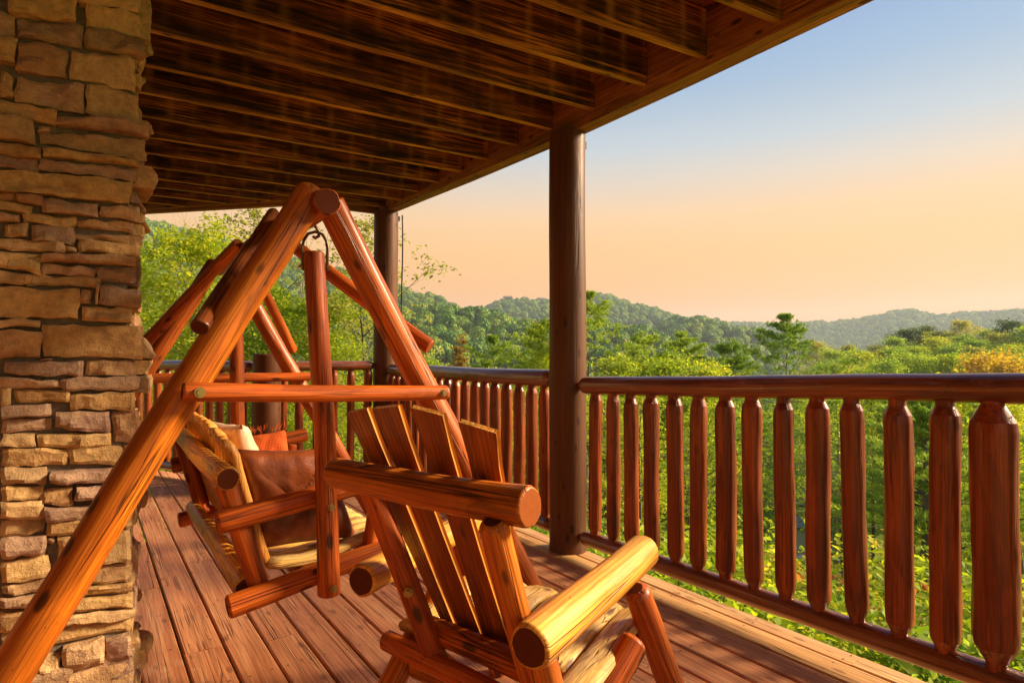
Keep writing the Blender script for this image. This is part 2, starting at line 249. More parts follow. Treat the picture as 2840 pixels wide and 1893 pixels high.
def leaf_mat(name, stops, trans=.58, rough=.6):
    w = NT(name); ge = w.n('ShaderNodeNewGeometry'); oi = w.n('ShaderNodeObjectInfo')
    f = w.math('ADD', w.math('MULTIPLY', ge.outputs['Random Per Island'], .62), w.math('MULTIPLY', oi.outputs['Random'], .38))
    col = w.ramp(f, stops); d = w.n('ShaderNodeBsdfPrincipled'); w.l(col, d.inputs['Base Color']); d.inputs['Roughness'].default_value = rough
    d.inputs['Specular IOR Level'].default_value = .25
    t = w.n('ShaderNodeBsdfTranslucent'); w.l(col, t.inputs[0]); m = w.n('ShaderNodeMixShader'); m.inputs[0].default_value = trans
    w.l(d.outputs[0], m.inputs[1]); w.l(t.outputs[0], m.inputs[2]); w.l(m.outputs[0], w.out.inputs[0]); return w.m
M['leaf_lime'] = leaf_mat('lime leaves', [(0, (.16, .28, .010)), (.35, (.34, .46, .015)), (.7, (.52, .58, .02)), (.93, (.66, .58, .03)), (1, (.62, .30, .03))])
M['leaf_green'] = leaf_mat('green leaves', [(0, (.14, .27, .02)), (.4, (.28, .44, .03)), (.75, (.42, .54, .04)), (1, (.58, .60, .06))])
M['leaf_dark'] = leaf_mat('dark leaves', [(0, (.05, .10, .010)), (.5, (.11, .18, .016)), (1, (.22, .27, .03))], .35)
M['leaf_gold'] = leaf_mat('golden leaves', [(0, (.38, .26, .012)), (.5, (.66, .46, .02)), (1, (.74, .40, .03))])
M['leaf_olive'] = leaf_mat('olive leaves', [(0, (.22, .26, .03)), (.5, (.42, .44, .06)), (1, (.58, .50, .09))])
M['needle'] = leaf_mat('pine needles', [(0, (.13, .25, .02)), (.5, (.30, .44, .03)), (1, (.52, .60, .06))], .3)
M['needle_gold'] = leaf_mat('yellowing pine needles', [(0, (.26, .16, .02)), (.5, (.40, .24, .03)), (1, (.34, .30, .04))], .3)
M['far_leaf'] = leaf_mat('forest canopy', [(0, (.03, .10, .010)), (.35, (.09, .22, .014)), (.65, (.22, .36, .02)), (.9, (.44, .46, .03)), (1, (.56, .28, .04))], .25)
M['berry'] = leaf_mat('autumn leaves', [(0, (.20, .26, .03)), (.45, (.45, .42, .06)), (.8, (.50, .22, .04)), (1, (.45, .08, .03))])
w = NT('bark'); g = w.noise(w.coord((20, 20, 3)), 1.0, 5); M['bark'] = w.bsdf(w.ramp(g, [(.3, (.05, .032, .022)), (.7, (.17, .115, .08))]), .85, g, .8, .02)
w = NT('pale bark'); g = w.noise(w.coord((20, 20, 3)), 1.0, 5); M['pale_bark'] = w.bsdf(w.ramp(g, [(.3, (.16, .12, .09)), (.7, (.36, .29, .23))]), .85, g, .8, .02)
w = NT('forest floor'); c = w.coord((1, 1, 1), 0); g = w.noise(c, 1.4, 6, .7); g2 = w.noise(c, .012, 4)
col = w.ramp(g, [(.3, (.12, .15, .02)), (.55, (.26, .33, .04)), (.75, (.38, .42, .07))]); M['ground'] = w.bsdf(w.mix(w.mr(g2, .4, .6, 0, .5), col, (.10, .15, .025)), .9, g, .8, .15, 0, .2)
def flat(name, c, r=.7):
    w = NT(name); g = w.noise(w.coord((1, 1, 1)), 3, 4); a = tuple(x * .8 for x in c); b = tuple(min(1, x * 1.15) for x in c)
    return w.bsdf(w.ramp(g, [(.3, a), (.7, b)]), r)
M['cabin_wall'] = flat('cabin wall', (.26, .11, .06)); M['cabin_roof'] = flat('cabin roof', (.13, .10, .09)); M['glass_dark'] = flat('window glass', (.05, .06, .07), .15)
M['blue_roof'] = flat('blue grey roof', (.20, .28, .33)); M['blue_wall'] = flat('pale siding', (.42, .50, .52)); M['white'] = flat('white trim', (.6, .6, .55))
M['house_wall'] = wood('house wall log', [(.3, (.25, .10, .03)), (.72, (.42, .19, .06))], 'y', coat=.1)

# ------------------------------------------------------------------ mesh helpers
def mesh(name, verts, faces, mats, fm=None, smooth=True, flat_faces=()):
    me = bpy.data.meshes.new(name)
    v = np.asarray(verts, dtype=np.float32).reshape(-1, 3)
    if isinstance(faces, np.ndarray):
        k = faces.shape[1]; nf = faces.shape[0]
        me.vertices.add(len(v)); me.vertices.foreach_set('co', v.ravel())
        me.loops.add(nf * k); me.loops.foreach_set('vertex_index', faces.astype(np.int32).ravel())
        me.polygons.add(nf); me.polygons.foreach_set('loop_start', np.arange(nf, dtype=np.int32) * k)
        try: me.polygons.foreach_set('loop_total', np.full(nf, k, dtype=np.int32))
        except Exception: pass
        me.update(calc_edges=True)
    else:
        me.from_pydata([tuple(map(float, p)) for p in v], [], faces)
    for m in (mats if isinstance(mats, (list, tuple)) else [mats]): me.materials.append(m)
    n = len(me.polygons)
    if fm is not None: me.polygons.foreach_set('material_index', np.asarray(fm, dtype=np.int32))
    s = np.full(n, bool(smooth))
    for i in flat_faces: s[i] = False
    me.polygons.foreach_set('use_smooth', s)
    me.update(); return me
def tag(o, label=None, cat=None, group=None, kind=None):
    if label: o['label'] = label
    if cat: o['category'] = cat
    if group: o['group'] = group
    if kind: o['kind'] = kind
    return o
WORLD = {}
def put(name, me, parent=None, mat=None):
    """mat: world matrix of the piece"""
    o = bpy.data.objects.new(name, me); COL.objects.link(o); m = mat or Matrix.Identity(4)
    WORLD[o.name] = m.copy()
    if parent is not None:
        o.parent = parent; o.matrix_basis = WORLD[parent.name].inverted() @ m
    else: o.matrix_basis = m
    return o
def empty(name, loc, label=None, cat=None, group=None, kind=None, rz=0.0):
    o = bpy.data.objects.new(name, None); COL.objects.link(o); o.empty_display_size = .1
    o.matrix_basis = Matrix.Translation(loc) @ Matrix.Rotation(rz, 4, 'Z'); WORLD[o.name] = o.matrix_basis.copy()
    return tag(o, label, cat, group, kind)
def frame(p0, p1, hint=(0, 0, 1)):
    p0, p1 = Vector(p0), Vector(p1); z = (p1 - p0).normalized(); h = Vector(hint)
    if abs(z.dot(h)) > .97: h = Vector((1, 0, 0))
    x = h.cross(z).normalized(); y = z.cross(x)
    m = Matrix((x, y, z)).transposed().to_4x4(); m.translation = p0; return m
def log_mesh(L, prof, seed=0, seg=18, wob=.004, rough=.045, bend=0.0, facet=.028, mats=None, rings=16, cap=True, crisp=True):
    """prof: list of (t, r) along the axis, in metres"""
    rnd = random.Random(seed); ph = [rnd.uniform(0, 6.28) for _ in range(12)]
    ts = sorted(set([t for t, _ in prof] + [prof[0][0] + (prof[-1][0] - prof[0][0]) * i / rings for i in range(rings + 1)]))
    if crisp:
        ts = sorted(set(ts + [min(max(t + s, prof[0][0]), prof[-1][0]) for t, _ in prof for s in (-.0022, .0022)]))
    ts = [t for i, t in enumerate(ts) if i == 0 or t - ts[i - 1] > .0012]
    V = []
    T = [p[0] for p in prof]; Rr = [p[1] for p in prof]; rm = max(Rr)
    for t in ts:
        r = float(np.interp(t, T, Rr)); cx = wob * math.sin(t * 5 + ph[0]) + bend * math.sin(math.pi * t / L); cy = wob * math.sin(t * 4.1 + ph[1])
        for i in range(seg):
            a = 2 * math.pi * i / seg
            k = 1 + rough * (.5 * math.sin(2 * a + ph[2] + t * 2.2) + .35 * math.sin(3 * a + ph[3] - t * 3.7) + .3 * math.sin(t * 13 + ph[4] + a)) \
                + facet * (math.sin(5 * a + ph[5] + 3 * math.sin(t * 6 + ph[6])) + .7 * math.sin(7 * a + ph[7] + 2.5 * math.sin(t * 9 + ph[8]))) * .6
            V.append((cx + r * k * math.cos(a), cy + r * k * math.sin(a), t))
    F = []; fm = []
    for j in range(len(ts) - 1):
        for i in range(seg):
            F.append((j * seg + i, j * seg + (i + 1) % seg, (j + 1) * seg + (i + 1) % seg, (j + 1) * seg + i)); fm.append(0)
    fl = [len(F), len(F) + 1]
    F.append(tuple(reversed(range(seg)))); F.append(tuple(range((len(ts) - 1) * seg, len(ts) * seg))); fm += [1, 1]
    return mesh('log', V, F, mats, fm, True, fl)
SEED = [1]
def log(parent, name, p0, p1, r0, r1=None, mat='honey', end='end_dark', ch=.012, label=None, **k):
    SEED[0] += 1; r1 = r1 or r0; L = (Vector(p1) - Vector(p0)).length
    prof = [(0, r0 - ch), (ch * .45, r0 - ch * .35), (ch, r0), (L - ch, r1), (L - ch * .45, r1 - ch * .35), (L, r1 - ch)]
    o = put(name, log_mesh(L, prof, SEED[0], mats=[M[mat], M[end]], **k), parent, frame(p0, p1))
    if label: o['label'] = label
    return o
def box_mesh(x0, x1, y0, y1, z0, z1, mats, b=.004, long_='y', edge_mat=None, slant0=0.0, slant1=0.0):
    """board with bevelled long edges, centred frame left to caller; slant shifts the far end along y at x1"""
    if long_ == 'y':
        cs = [(x0 + b, z0), (x1 - b, z0), (x1, z0 + b), (x1, z1 - b), (x1 - b, z1), (x0 + b, z1), (x0, z1 - b), (x0, z0 + b)]
        V = [(x, y0 + slant0 * (x - x0) / (x1 - x0), z) for x, z in cs] + [(x, y1 + slant1 * (x - x0) / (x1 - x0), z) for x, z in cs]
    else:
        cs = [(y0 + b, z0), (y1 - b, z0), (y1, z0 + b), (y1, z1 - b), (y1 - b, z1), (y0 + b, z1), (y0, z1 - b), (y0, z0 + b)]
        V = [(x0 + slant0 * (y - y0) / (y1 - y0), y, z) for y, z in cs] + [(x1 + slant1 * (y - y0) / (y1 - y0), y, z) for y, z in cs]
    F = [(i, (i + 1) % 8, 8 + (i + 1) % 8, 8 + i) for i in range(8)]
    if long_ == 'y': F = [tuple(reversed(f)) for f in F]
    F += [tuple(range(8)) if long_ == 'y' else tuple(reversed(range(8))), tuple(reversed(range(8, 16))) if long_ == 'y' else tuple(range(8, 16))]
    fm = [0] * 10
    if edge_mat is not None: fm[0] = 1; fm[1] = 1; fm[7] = 1
    return mesh('board', V, F, mats, fm, False)
def plain_box(name, x0, x1, y0, y1, z0, z1, mat, parent=None, bevel=.004):
    cx, cy, cz = (x0 + x1) / 2, (y0 + y1) / 2, (z0 + z1) / 2
    L = 'y' if (y1 - y0) >= (x1 - x0) else 'x'
    me = box_mesh(x0 - cx, x1 - cx, y0 - cy, y1 - cy, z0 - cz, z1 - cz, [M[mat]], bevel, L)
    return put(name, me, parent, Matrix.Translation((cx, cy, cz)))
def tube_mesh(pts, r, seg=8, mats=None, closed=False):
    V = []; F = []; n = len(pts)
    for i, p in enumerate(pts):
        p = Vector(p); q0 = Vector(pts[max(i - 1, 0)]); q1 = Vector(pts[min(i + 1, n - 1)]); m = frame(q0, q1, (0.13, .2, .97))
        rr = r[i] if isinstance(r, (list, tuple)) else r
        for k in range(seg):
            a = 2 * math.pi * k / seg; V.append(p + m.to_3x3() @ Vector((rr * math.cos(a), rr * math.sin(a), 0)))
    for i in range(n - 1):
        for k in range(seg): F.append((i * seg + k, i * seg + (k + 1) % seg, (i + 1) * seg + (k + 1) % seg, (i + 1) * seg + k))
    F.append(tuple(reversed(range(seg)))); F.append(tuple(range((n - 1) * seg, n * seg)))
    return mesh('tube', V, F, mats)
def bolt(parent, p, nrm, r=.013):
    """washer and hex head standing proud of the log"""
    V = []; F = []; m = frame(p, Vector(p) + Vector(nrm)); o = 0
    for (ra, za, rb, zb, s) in ((r, -.004, r, .003, 16), (r * .68, .0, r * .62, .011, 6)):
        for z_, rr in ((za, ra), (zb, rb)):
            for i in range(s): V.append((rr * math.cos(6.2832 * i / s), rr * math.sin(6.2832 * i / s), z_))
        for i in range(s): F.append((o + i, o + (i + 1) % s, o + s + (i + 1) % s, o + s + i))
        F.append(tuple(range(o + s, o + 2 * s))); o += 2 * s
    return put('bolt', mesh('bolt', V, F, [M['brass']], None, False), parent, m)

# ------------------------------------------------------------------ deck
deck = empty('deck', (0, 0, 0), kind='structure')
GX = [-1.142, -.994, -.847, -.7, -.552, -.405, -.258, -.111, .036, .183, .333, .484, .631, .776, .917, 1.067, 1.205, 1.343, 1.481, 1.619, 1.756, 1.894, 2.032, 2.164, 2.303, 2.445, 2.556]
JOINT = {9: [3.653], 10: [2.771], 11: [3.976], 12: [2.702, 4.382], 13: [1.6, 5.1], 14: [3.4], 15: [2.3, 4.7], 16: [.9, 3.9], 17: [2.9], 18: [1.9, 4.4], 19: [.6, 3.5], 20: [2.6], 21: [1.2, 4.2], 22: [3.1], 23: [.75, 2.6], 24: [1.9, 4.8], 25: [1.19, 3.45]}
def far_edge(x): return 5.87 if x > 1.40 else 5.87 + (1.40 - x) * 1.985
rd = random.Random(5)
nails = []
for i in range(len(GX) - 1):
    xa, xb = GX[i] + .0048, GX[i + 1] - .0048
    ys = [-1.6] + [j for j in JOINT.get(i, [1.2 + (i * 1.37) % 3.2])] + [None]
    for j in range(len(ys) - 1):
        y0 = ys[j] + (.0015 if j else 0); last = ys[j + 1] is None
        y1 = far_edge(xa) if last else ys[j + 1] - .0015; sl = (far_edge(xb) - far_edge(xa)) if last else 0
        cx, cy = (xa + xb) / 2, (y0 + y1) / 2; dz = rd.uniform(-.0015, .0015)
        me = box_mesh(xa - cx, xb - cx, y0 - cy, y1 - cy, -.03, 0, [M['deck_edge' if i in (24, 25) else 'deck']], .005, 'y', slant1=sl)
        put('plank', me, deck, Matrix.Translation((cx, cy, dz)) @ Matrix.Rotation(rd.uniform(-.0006, .0006), 4, 'Z'))
    y = -1.2
    while y < far_edge(xb) - .1:
        for x in (xa + .028, xb - .028): nails.append((x + rd.uniform(-.006, .006), y + rd.uniform(-.01, .01)))
        y += .405
V = []; F = []
for x, y in nails:
    o = len(V)
    for k in range(6): V.append((x + .0042 * math.cos(k * 1.047), y + .0042 * math.sin(k * 1.047), .0018))
    F.append(tuple(range(o, o + 6)))
tag(put('nail_heads', mesh('nails', V, F, M['nail'], None, False), deck), kind='stuff')
for k in range(16):
    y = -1.4 + k * .405
    plain_box('floor_joist', -1.15, 2.46, y, y + .038, -.25, -.033, 'joist', deck)
plain_box('fascia_board', 2.462, 2.505, -1.6, 5.8, -.29, -.034, 'beam', deck)
for x, y in ((2.2, -.8), (2.2, 2.9), (2.2, 5.6), (-.6, 5.6), (-.9, .5)):
    o = tag(put('deck_support_post', log_mesh(2.9, [(0, .12), (2.9, .12)], int(x * 7 + y * 3), mats=[M['post'], M['end_rail']]), None, Matrix.Translation((x, y, -3.2))),
            'dark log pile holding up the deck from the slope below', 'post', 'piles under the deck')

# ------------------------------------------------------------------ upper deck seen from below
up = empty('ceiling', (0, 0, 2.65), kind='structure')
def zj(y): return 2.635 + .0115 * y
def fascia_y(x): return 5.86 + (2.5 - x) * .09 if x > 1.72 else 5.93 + (1.72 - x) * 1.16
joists = [(2.451, 1.456, -.117), (2.442, 1.847, -.1), (2.458, 2.23, -.09), (2.469, 2.64, -.066), (2.45, 3.04, -.05), (2.463, 3.41, -.064), (2.466, 3.803, -.066), (2.459, 4.191, -.071), (2.465, 4.578, -.088), (2.454, 4.949, -.1)]
joists = [(2.45, 1.456 - .385 * k, -.12) for k in range(6, 0, -1)] + joists + [(2.45, 5.33, -.10), (2.45, 5.71, -.10), (1.45, 6.12, -.1), (1.13, 6.5, -.1), (.80, 6.88, -.1), (.47, 7.26, -.1), (.14, 7.64, -.1)]
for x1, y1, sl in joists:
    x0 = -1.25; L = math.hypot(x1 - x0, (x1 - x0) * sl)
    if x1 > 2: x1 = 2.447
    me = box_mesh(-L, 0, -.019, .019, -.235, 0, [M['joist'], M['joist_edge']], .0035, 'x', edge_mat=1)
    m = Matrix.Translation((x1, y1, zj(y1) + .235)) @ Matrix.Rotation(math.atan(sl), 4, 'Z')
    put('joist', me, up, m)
for i in range(27):
    xa = 2.55 - .1455 * (i + 1); xb = xa + .139
    y1 = fascia_y(xb) - .10; z = 2.635 + .235 + .004 + .0115 * 2
    me = box_mesh(xa - (xa + xb) / 2, .0695, -(y1 + 1.6) / 2, (y1 + 1.6) / 2, 0, .03, [M['soffit']], .004, 'y')
    put('plank', me, up, Matrix.Translation(((xa + xb) / 2, (y1 - 1.6) / 2, z + .0115 * ((y1 - 1.6) / 2) - .02)) @ Matrix.Rotation(.0115, 4, 'X'))
put('roof_sheet', box_mesh(-1.35, 2.55, -1.6, 5.8, 2.96, 2.98, [M['beam']], .004), up)
# edge beam: two laminated boards, slightly sagging between the posts
def beam_strip(name, x0, x1, ys, zs, h, mat):
    V = []; F = []; n = len(ys)
    for y, z in zip(ys, zs): V += [(x0, y, z), (x1, y, z), (x1, y, z + h), (x0, y, z + h)]
    for i in range(n - 1):
        for k in range(4): F.append((i * 4 + k, (i + 1) * 4 + k, (i + 1) * 4 + (k + 1) % 4, i * 4 + (k + 1) % 4))
    F += [(3, 2, 1, 0), tuple(range((n - 1) * 4, n * 4))]
    cy = (ys[0] + ys[-1]) / 2; V = [(a - x0, b - cy, c - 2.6) for a, b, c in V]
    return put(name, mesh(name, V, F, [M[mat]], None, False), up, Matrix.Translation((x0, cy, 2.6)))
ysb = [-1.6, 1.0, 2.0, 2.9, 4.2, 5.0, 5.93]; zb = [2.625, 2.622, 2.605, 2.600, 2.622, 2.645, 2.668]
beam_strip('beam', 2.448, 2.503, ysb, zb, .30, 'beam'); beam_strip('beam', 2.506, 2.560, ysb, [z + .004 for z in zb], .30, 'beam')
beam_strip('fascia_board', 2.566, 2.59, ysb, [z + .035 for z in zb], .34, 'beam')
def rim(pa, pb, h=.30, th=.05, name='rim_board', mat='beam_x'):
    pa, pb = Vector(pa), Vector(pb); d = pb - pa; L = d.length; a_ = math.atan2(d.y, d.x); t = math.asin(d.z / L)
    me = box_mesh(0, L, -th / 2, th / 2, 0, h, [M[mat]], .003, 'x')
    return put(name, me, up, Matrix.Translation(pa) @ Matrix.Rotation(a_, 4, 'Z') @ Matrix.Rotation(-t, 4, 'Y'))
rim((1.735, 5.93, 2.668), (2.44, 5.88, 2.668)); rim((-1.3, 9.42, 2.72), (1.715, 5.93, 2.668))
rim((-1.3, 9.34, 2.745), (1.66, 5.9, 2.70), th=.04)

# ------------------------------------------------------------------ log posts
def post(label, x, y, r, z0, z1, capped=False):
    t = empty('log_post', (x, y, z0), label, 'post')
    SEED[0] += 1
    pr = [(0, r * 1.03), (.05, r), (z1 - z0 - .012, r * .99), (z1 - z0, r * .99 - (.012 if capped else 0))]
    put('log', log_mesh(z1 - z0, pr, SEED[0], 28, .002, .012, 0, .004, [M['post'], M['end_rail']]), t, Matrix.Translation((x, y, z0)))
    if not capped:
        put('steel_bracket', box_mesh(-.012, .012, -.02, .02, -.045, 0, [M['nail']], .002), t, Matrix.Translation((x + r + .002, y - .02, z1 - .03)) )
    return t
post('thick brown log post in the middle, holding up the beam between two railings', 2.473, 2.905, .1155, 0.0, 2.602)
post('brown log post at the far corner under the end of the beam', 2.472, 5.735, .122, 0, 2.66)
post('short brown log post cut off just above the far railing, behind the swing', 1.335, 5.735, .125, 0, 1.222, True)
post('log post at the near end of the right railing', 2.473, -1.1, .115, 0, 2.62)

# ------------------------------------------------------------------ railings
def railing(label, a0, a1, zt0, zt1, zb0, zb1, xs, rads, rt=.052, rb=.046, tenon_t=.03):
    """a0,a1: ends (x,y); xs: list of fractions for balusters"""
    A = Vector((a0[0], a0[1], 0)); B = Vector((a1[0], a1[1], 0)); L = (B - A).length; d = (B - A).normalized()
    t = empty('log_railing', ((A + B) / 2), label, 'railing')
    SEED[0] += 1; sh = .05
    def prof(r, L): return [(0, .022), (.03, .022), (sh, r * .72), (sh + .02, r * .93), (sh + .045, r), (L - sh - .045, r * .98), (L - sh - .02, r * .9), (L - sh, r * .7), (L - .03, .022), (L, .022)]
    for nm, r, z0, z1 in (('top_rail', rt, zt0, zt1), ('bottom_rail', rb, zb0, zb1)):
        p0 = Vector((A.x, A.y, z0)); p1 = Vector((B.x, B.y, z1)); SEED[0] += 1
        put(nm, log_mesh((p1 - p0).length, prof(r, (p1 - p0).length), SEED[0], 26, .0025, .03, 0, .012, [M['rail'], M['end_rail']], 40), t, frame(p0, p1))
    for f, r in zip(xs, rads):
        c = A + d * (f * L); SEED[0] += 1; rr = random.Random(SEED[0])
        zl = zb0 + (zb1 - zb0) * f + rb - .012; zh = zt0 + (zt1 - zt0) * f - rt + .012; H = zh - zl
        n1, c1, n2, c2 = rr.uniform(.012, .022), rr.uniform(.014, .024) + r * .25, rr.uniform(.012, .03), rr.uniform(.014, .022) + r * .3
        if r > .06: c1, c2 = .055, .06
        pr = [(0, .024 + r * .1), (n1, .024 + r * .1), (n1 + c1, r * .94), (n1 + c1 + .03, r), (H * .5, r * rr.uniform(.94, 1.05)), (H - n2 - c2 - .03, r), (H - n2 - c2, r * .95), (H - n2, .024 + r * .12), (H, .024 + r * .1)]
        o = put('baluster', log_mesh(H, pr, SEED[0], 16, .0022, .05, rr.uniform(-.004, .004), .055, [M['baluster'], M['end_rail']], 14), t,
                Matrix.Translation((c.x, c.y, zl)) @ Matrix.Rotation(rr.uniform(-.01, .01), 4, 'X') @ Matrix.Rotation(rr.uniform(0, 6.28), 4, 'Z'))
        if r > .06: o['label'] = 'thickest baluster, at the right end of the row'
    return t
yr = [2.66, 2.508, 2.363, 2.217, 2.06, 1.92, 1.766, 1.618, 1.469, 1.322, 1.176, 1.024, .874, .732]
rr_ = [.040, .038, .042, .043, .043, .041, .045, .044, .042, .046, .043, .049, .047, .066]
yr += [.58, .43, .28, .13, -.02, -.17, -.32, -.47, -.62, -.77]; rr_ += [.044] * 10
A0, A1 = (2.473, 2.815), (2.473, -1.0)
railing('long dark log railing right of the middle post, nearest the camera', A0, A1, 1.020, 1.155, .106, .158,
        [(A0[1] - y) / (A0[1] - A1[1]) for y in yr], rr_, .052, .046)
yl = [3.133, 3.278, 3.428, 3.577, 3.722, 3.871, 4.017, 4.164, 4.305, 4.445, 4.59, 4.735, 4.88, 5.025, 5.17, 5.31, 5.45, 5.57]
A0, A1 = (2.473, 5.64), (2.473, 3.0)
railing('dark log railing between the middle post and the far corner post', A0, A1, 1.068, 1.052, .105, .112,
        [(A0[1] - y) / (A0[1] - A1[1]) for y in yl], [.040, .041, .039, .042, .04, .041, .042, .039, .041, .04, .042, .04, .041, .039, .04, .041, .04, .04], .058, .046)
A0, A1 = (2.38, 5.735), (1.43, 5.735)
railing('short log railing behind the swing, between the corner post and the cut-off post', A0, A1, 1.107, 1.105, .11, .11, [.10, .28, .455, .625, .80, .94], [.04, .037, .036, .038, .037, .03], .048, .043)
A0, A1 = (1.265, 5.86), (.05, 8.28)
railing('log railing running off at an angle left of the cut-off post', A0, A1, 1.107, 1.112, .10, .10, [.06 + .0605 * k for k in range(16)], [.038] * 16, .052, .045)

# ------------------------------------------------------------------ stone column
YW = 2.25; XC = .139
colm = empty('stone_column', (-.3, YW + .3, 0), 'tall column clad in stacked brown ledge stone at the left edge', 'column')
plain_box('mortar_core', -1.10, XC - .035, YW + .045, YW + .62, -.02, 2.64, 'mortar', colm)
def stone(x0, x1, ztl, zbl, ztr, zbr, yf, depth, seed, face='-y', nx=7, nz=4):
    """irregular split-face block: front face at yf, running back by depth"""
    rn = random.Random(seed); ox, oz, oy = rn.uniform(0, 99), rn.uniform(0, 99), rn.uniform(0, 99)
    w_ = x1 - x0; h_ = ((ztl - zbl) + (ztr - zbr)) / 2; g = .0005; nx = 14 if w_ > .12 else 8; nz = 8 if h_ > .07 else 5
    tilt = rn.uniform(-.10, .10); tz = rn.uniform(-.15, .25); push = rn.uniform(-.014, .012)
    V = []; idx = {}
    pl = [(rn.uniform(0, 1), rn.uniform(0, 1), rn.gauss(0, .30), rn.gauss(0, .48), rn.uniform(-.004, .007)) for _ in range(rn.choice((3, 4, 5, 6)))]
    def P_(u, v, k):
        zt = ztl + (ztr - ztl) * u - g; zb_ = zbl + (zbr - zbl) * u + g
        x = x0 + g + (w_ - 2 * g) * u; z = zb_ + (zt - zb_) * v
        ex = min(u, 1 - u) * w_; ez = min(v, 1 - v) * h_
        q = Vector((x * 13 + ox, oy, z * 17 + oz)); n1 = mnoise.noise(q); n2 = mnoise.noise(q * 3.1)
        fc = max((a_ * (u - u0) * min(w_, .2) + b_ * (v - v0) * min(h_, .12) + c_) for u0, v0, a_, b_, c_ in pl)
        dy = min(.020, max(-.024, fc)) + .005 * n1 + .003 * n2 + push
        q2 = Vector((x * 24 + oz, 3.3, z * 24 + ox)); bx = .009 * mnoise.noise(q2); bz = .011 * mnoise.noise(q2 + Vector((9, 9, 9)))
        rd_ = max(0, .007 - ex) * .8 + max(0, .006 - ez) * .9
        if k == 0: return (x + bx, yf + dy + rd_, z + bz)
        if k == 1: return (x + bx * .5 + (.002 if u < .5 else -.002), yf + .028 + abs(dy) * .3, z + bz * .5)
        return (x, yf + depth, z)
    per = [(i / nx, 0) for i in range(nx)] + [(1, j / nz) for j in range(nz)] + [(1 - i / nx, 1) for i in range(nx)] + [(0, 1 - j / nz) for j in range(nz)]
    for j in range(nz + 1):
        for i in range(nx + 1):
            idx[(i, j)] = len(V); V.append(P_(i / nx, j / nz, 0))
    F = [(idx[i, j], idx[i + 1, j], idx[i + 1, j + 1], idx[i, j + 1]) for j in range(nz) for i in range(nx)]
    def fi(u, v): return idx[(round(u * nx), round(v * nz))]
    r1 = len(V); V += [P_(u, v, 1) for u, v in per]; r2 = len(V); V += [P_(u, v, 2) for u, v in per]; n = len(per)
    for k in range(n):
        a_, b_ = per[k], per[(k + 1) % n]; kk = (k + 1) % n
        F.append((fi(*b_), fi(*a_), r1 + k, r1 + kk)); F.append((r1 + kk, r1 + k, r2 + k, r2 + kk))
    if face == '+x': V = [(-(y_ - yf), (x_ - x0), z_) for x_, y_, z_ in V]      # turned to face +x, starting at the origin
    return V, F
def put_stone(V, F, parent):
    V = np.array(V); c = V.mean(axis=0)
    me = mesh('stone', V - c, F, [M['stone']], None, True); me.set_sharp_from_angle(angle=math.radians(16))
    return put('stone', me, parent, Matrix.Translation(c.tolist()))
for k, (x0, x1, a1_, b1_, a2_, b2_) in enumerate(STONES):
    if x0 < -.2: x0 = -.2 - [0, .09, .05, .14, .02][k % 5]
    V, F = stone(x0, x1, a1_, b1_, a2_, b2_, YW, .06, k * 7 + 3); put_stone(V, F, colm)
rs = random.Random(77)
# the rest of the left face and the foot of the wall, outside the photograph's own stones
rows = []; z = -.01
while z < .20:
    h = rs.uniform(.05, .09); x = -1.1
    while x < XC - .02:
        w_ = min(rs.uniform(.12, .32), XC - x); w_ = w_ if XC - x - w_ > .06 else XC - x
        V, F = stone(x, x + w_, z + h, z, z + h, z, YW, .06, rs.randrange(9999)); put_stone(V, F, colm); x += w_
    z += h
z = .19
while z < 2.62:
    h = min(rs.uniform(.06, .13), 2.66 - z); x = -1.1
    while x < -.30:
        w_ = min(rs.uniform(.14, .34), -.29 - x); w_ = w_ if -.29 - x - w_ > .06 else -.29 - x
        V, F = stone(x, x + w_, z + h, z, z + h, z, YW, .06, rs.randrange(9999)); put_stone(V, F, colm); x += w_
    z += h
# side face, turned to +x : first the corner stones the photo shows edge-on, then the courses behind them
for k, (xo, zt, zb_) in enumerate(SIDE_STONES):
    d_ = rs.uniform(.12, .26); V, F = stone(0, d_, zt, zb_, zt, zb_, 0, max(.03, xo - XC + .055), k * 5 + 1, '+x')
    V = [(xo + x_ - .004, YW + .052 + y_, z_) for x_, y_, z_ in V]; put_stone(V, F, colm)
    y = YW + .052 + d_
    while y < YW + .62:
        w_ = min(rs.uniform(.1, .3), YW + .64 - y)
        V, F = stone(0, w_, zt, zb_, zt, zb_, 0, .06, rs.randrange(9999), '+x'); V = [(XC + .02 + x_, y + y_, z_) for x_, y_, z_ in V]; put_stone(V, F, colm); y += w_
z = 0.0
while z < .2:
    h = .066; y = YW + .052
    while y < YW + .6:
        w_ = rs.uniform(.12, .26); V, F = stone(0, w_, z + h, z, z + h, z, 0, .06, rs.randrange(9999), '+x'); V = [(XC + .03 + x_, y + y_, z_) for x_, y_, z_ in V]; put_stone(V, F, colm); y += w_
    z += h

# house wall the deck belongs to (left of the frame)
hw = empty('house_wall', (-1.3, 2, 0), 'stacked log wall of the cabin behind the stone column', 'wall')
for k in range(13):
    log(hw, 'wall_log', (-1.3, -1.6, .1 + k * .205), (-1.3, 6.2, .1 + k * .205), .105, mat='house_wall', rings=4, seg=12)

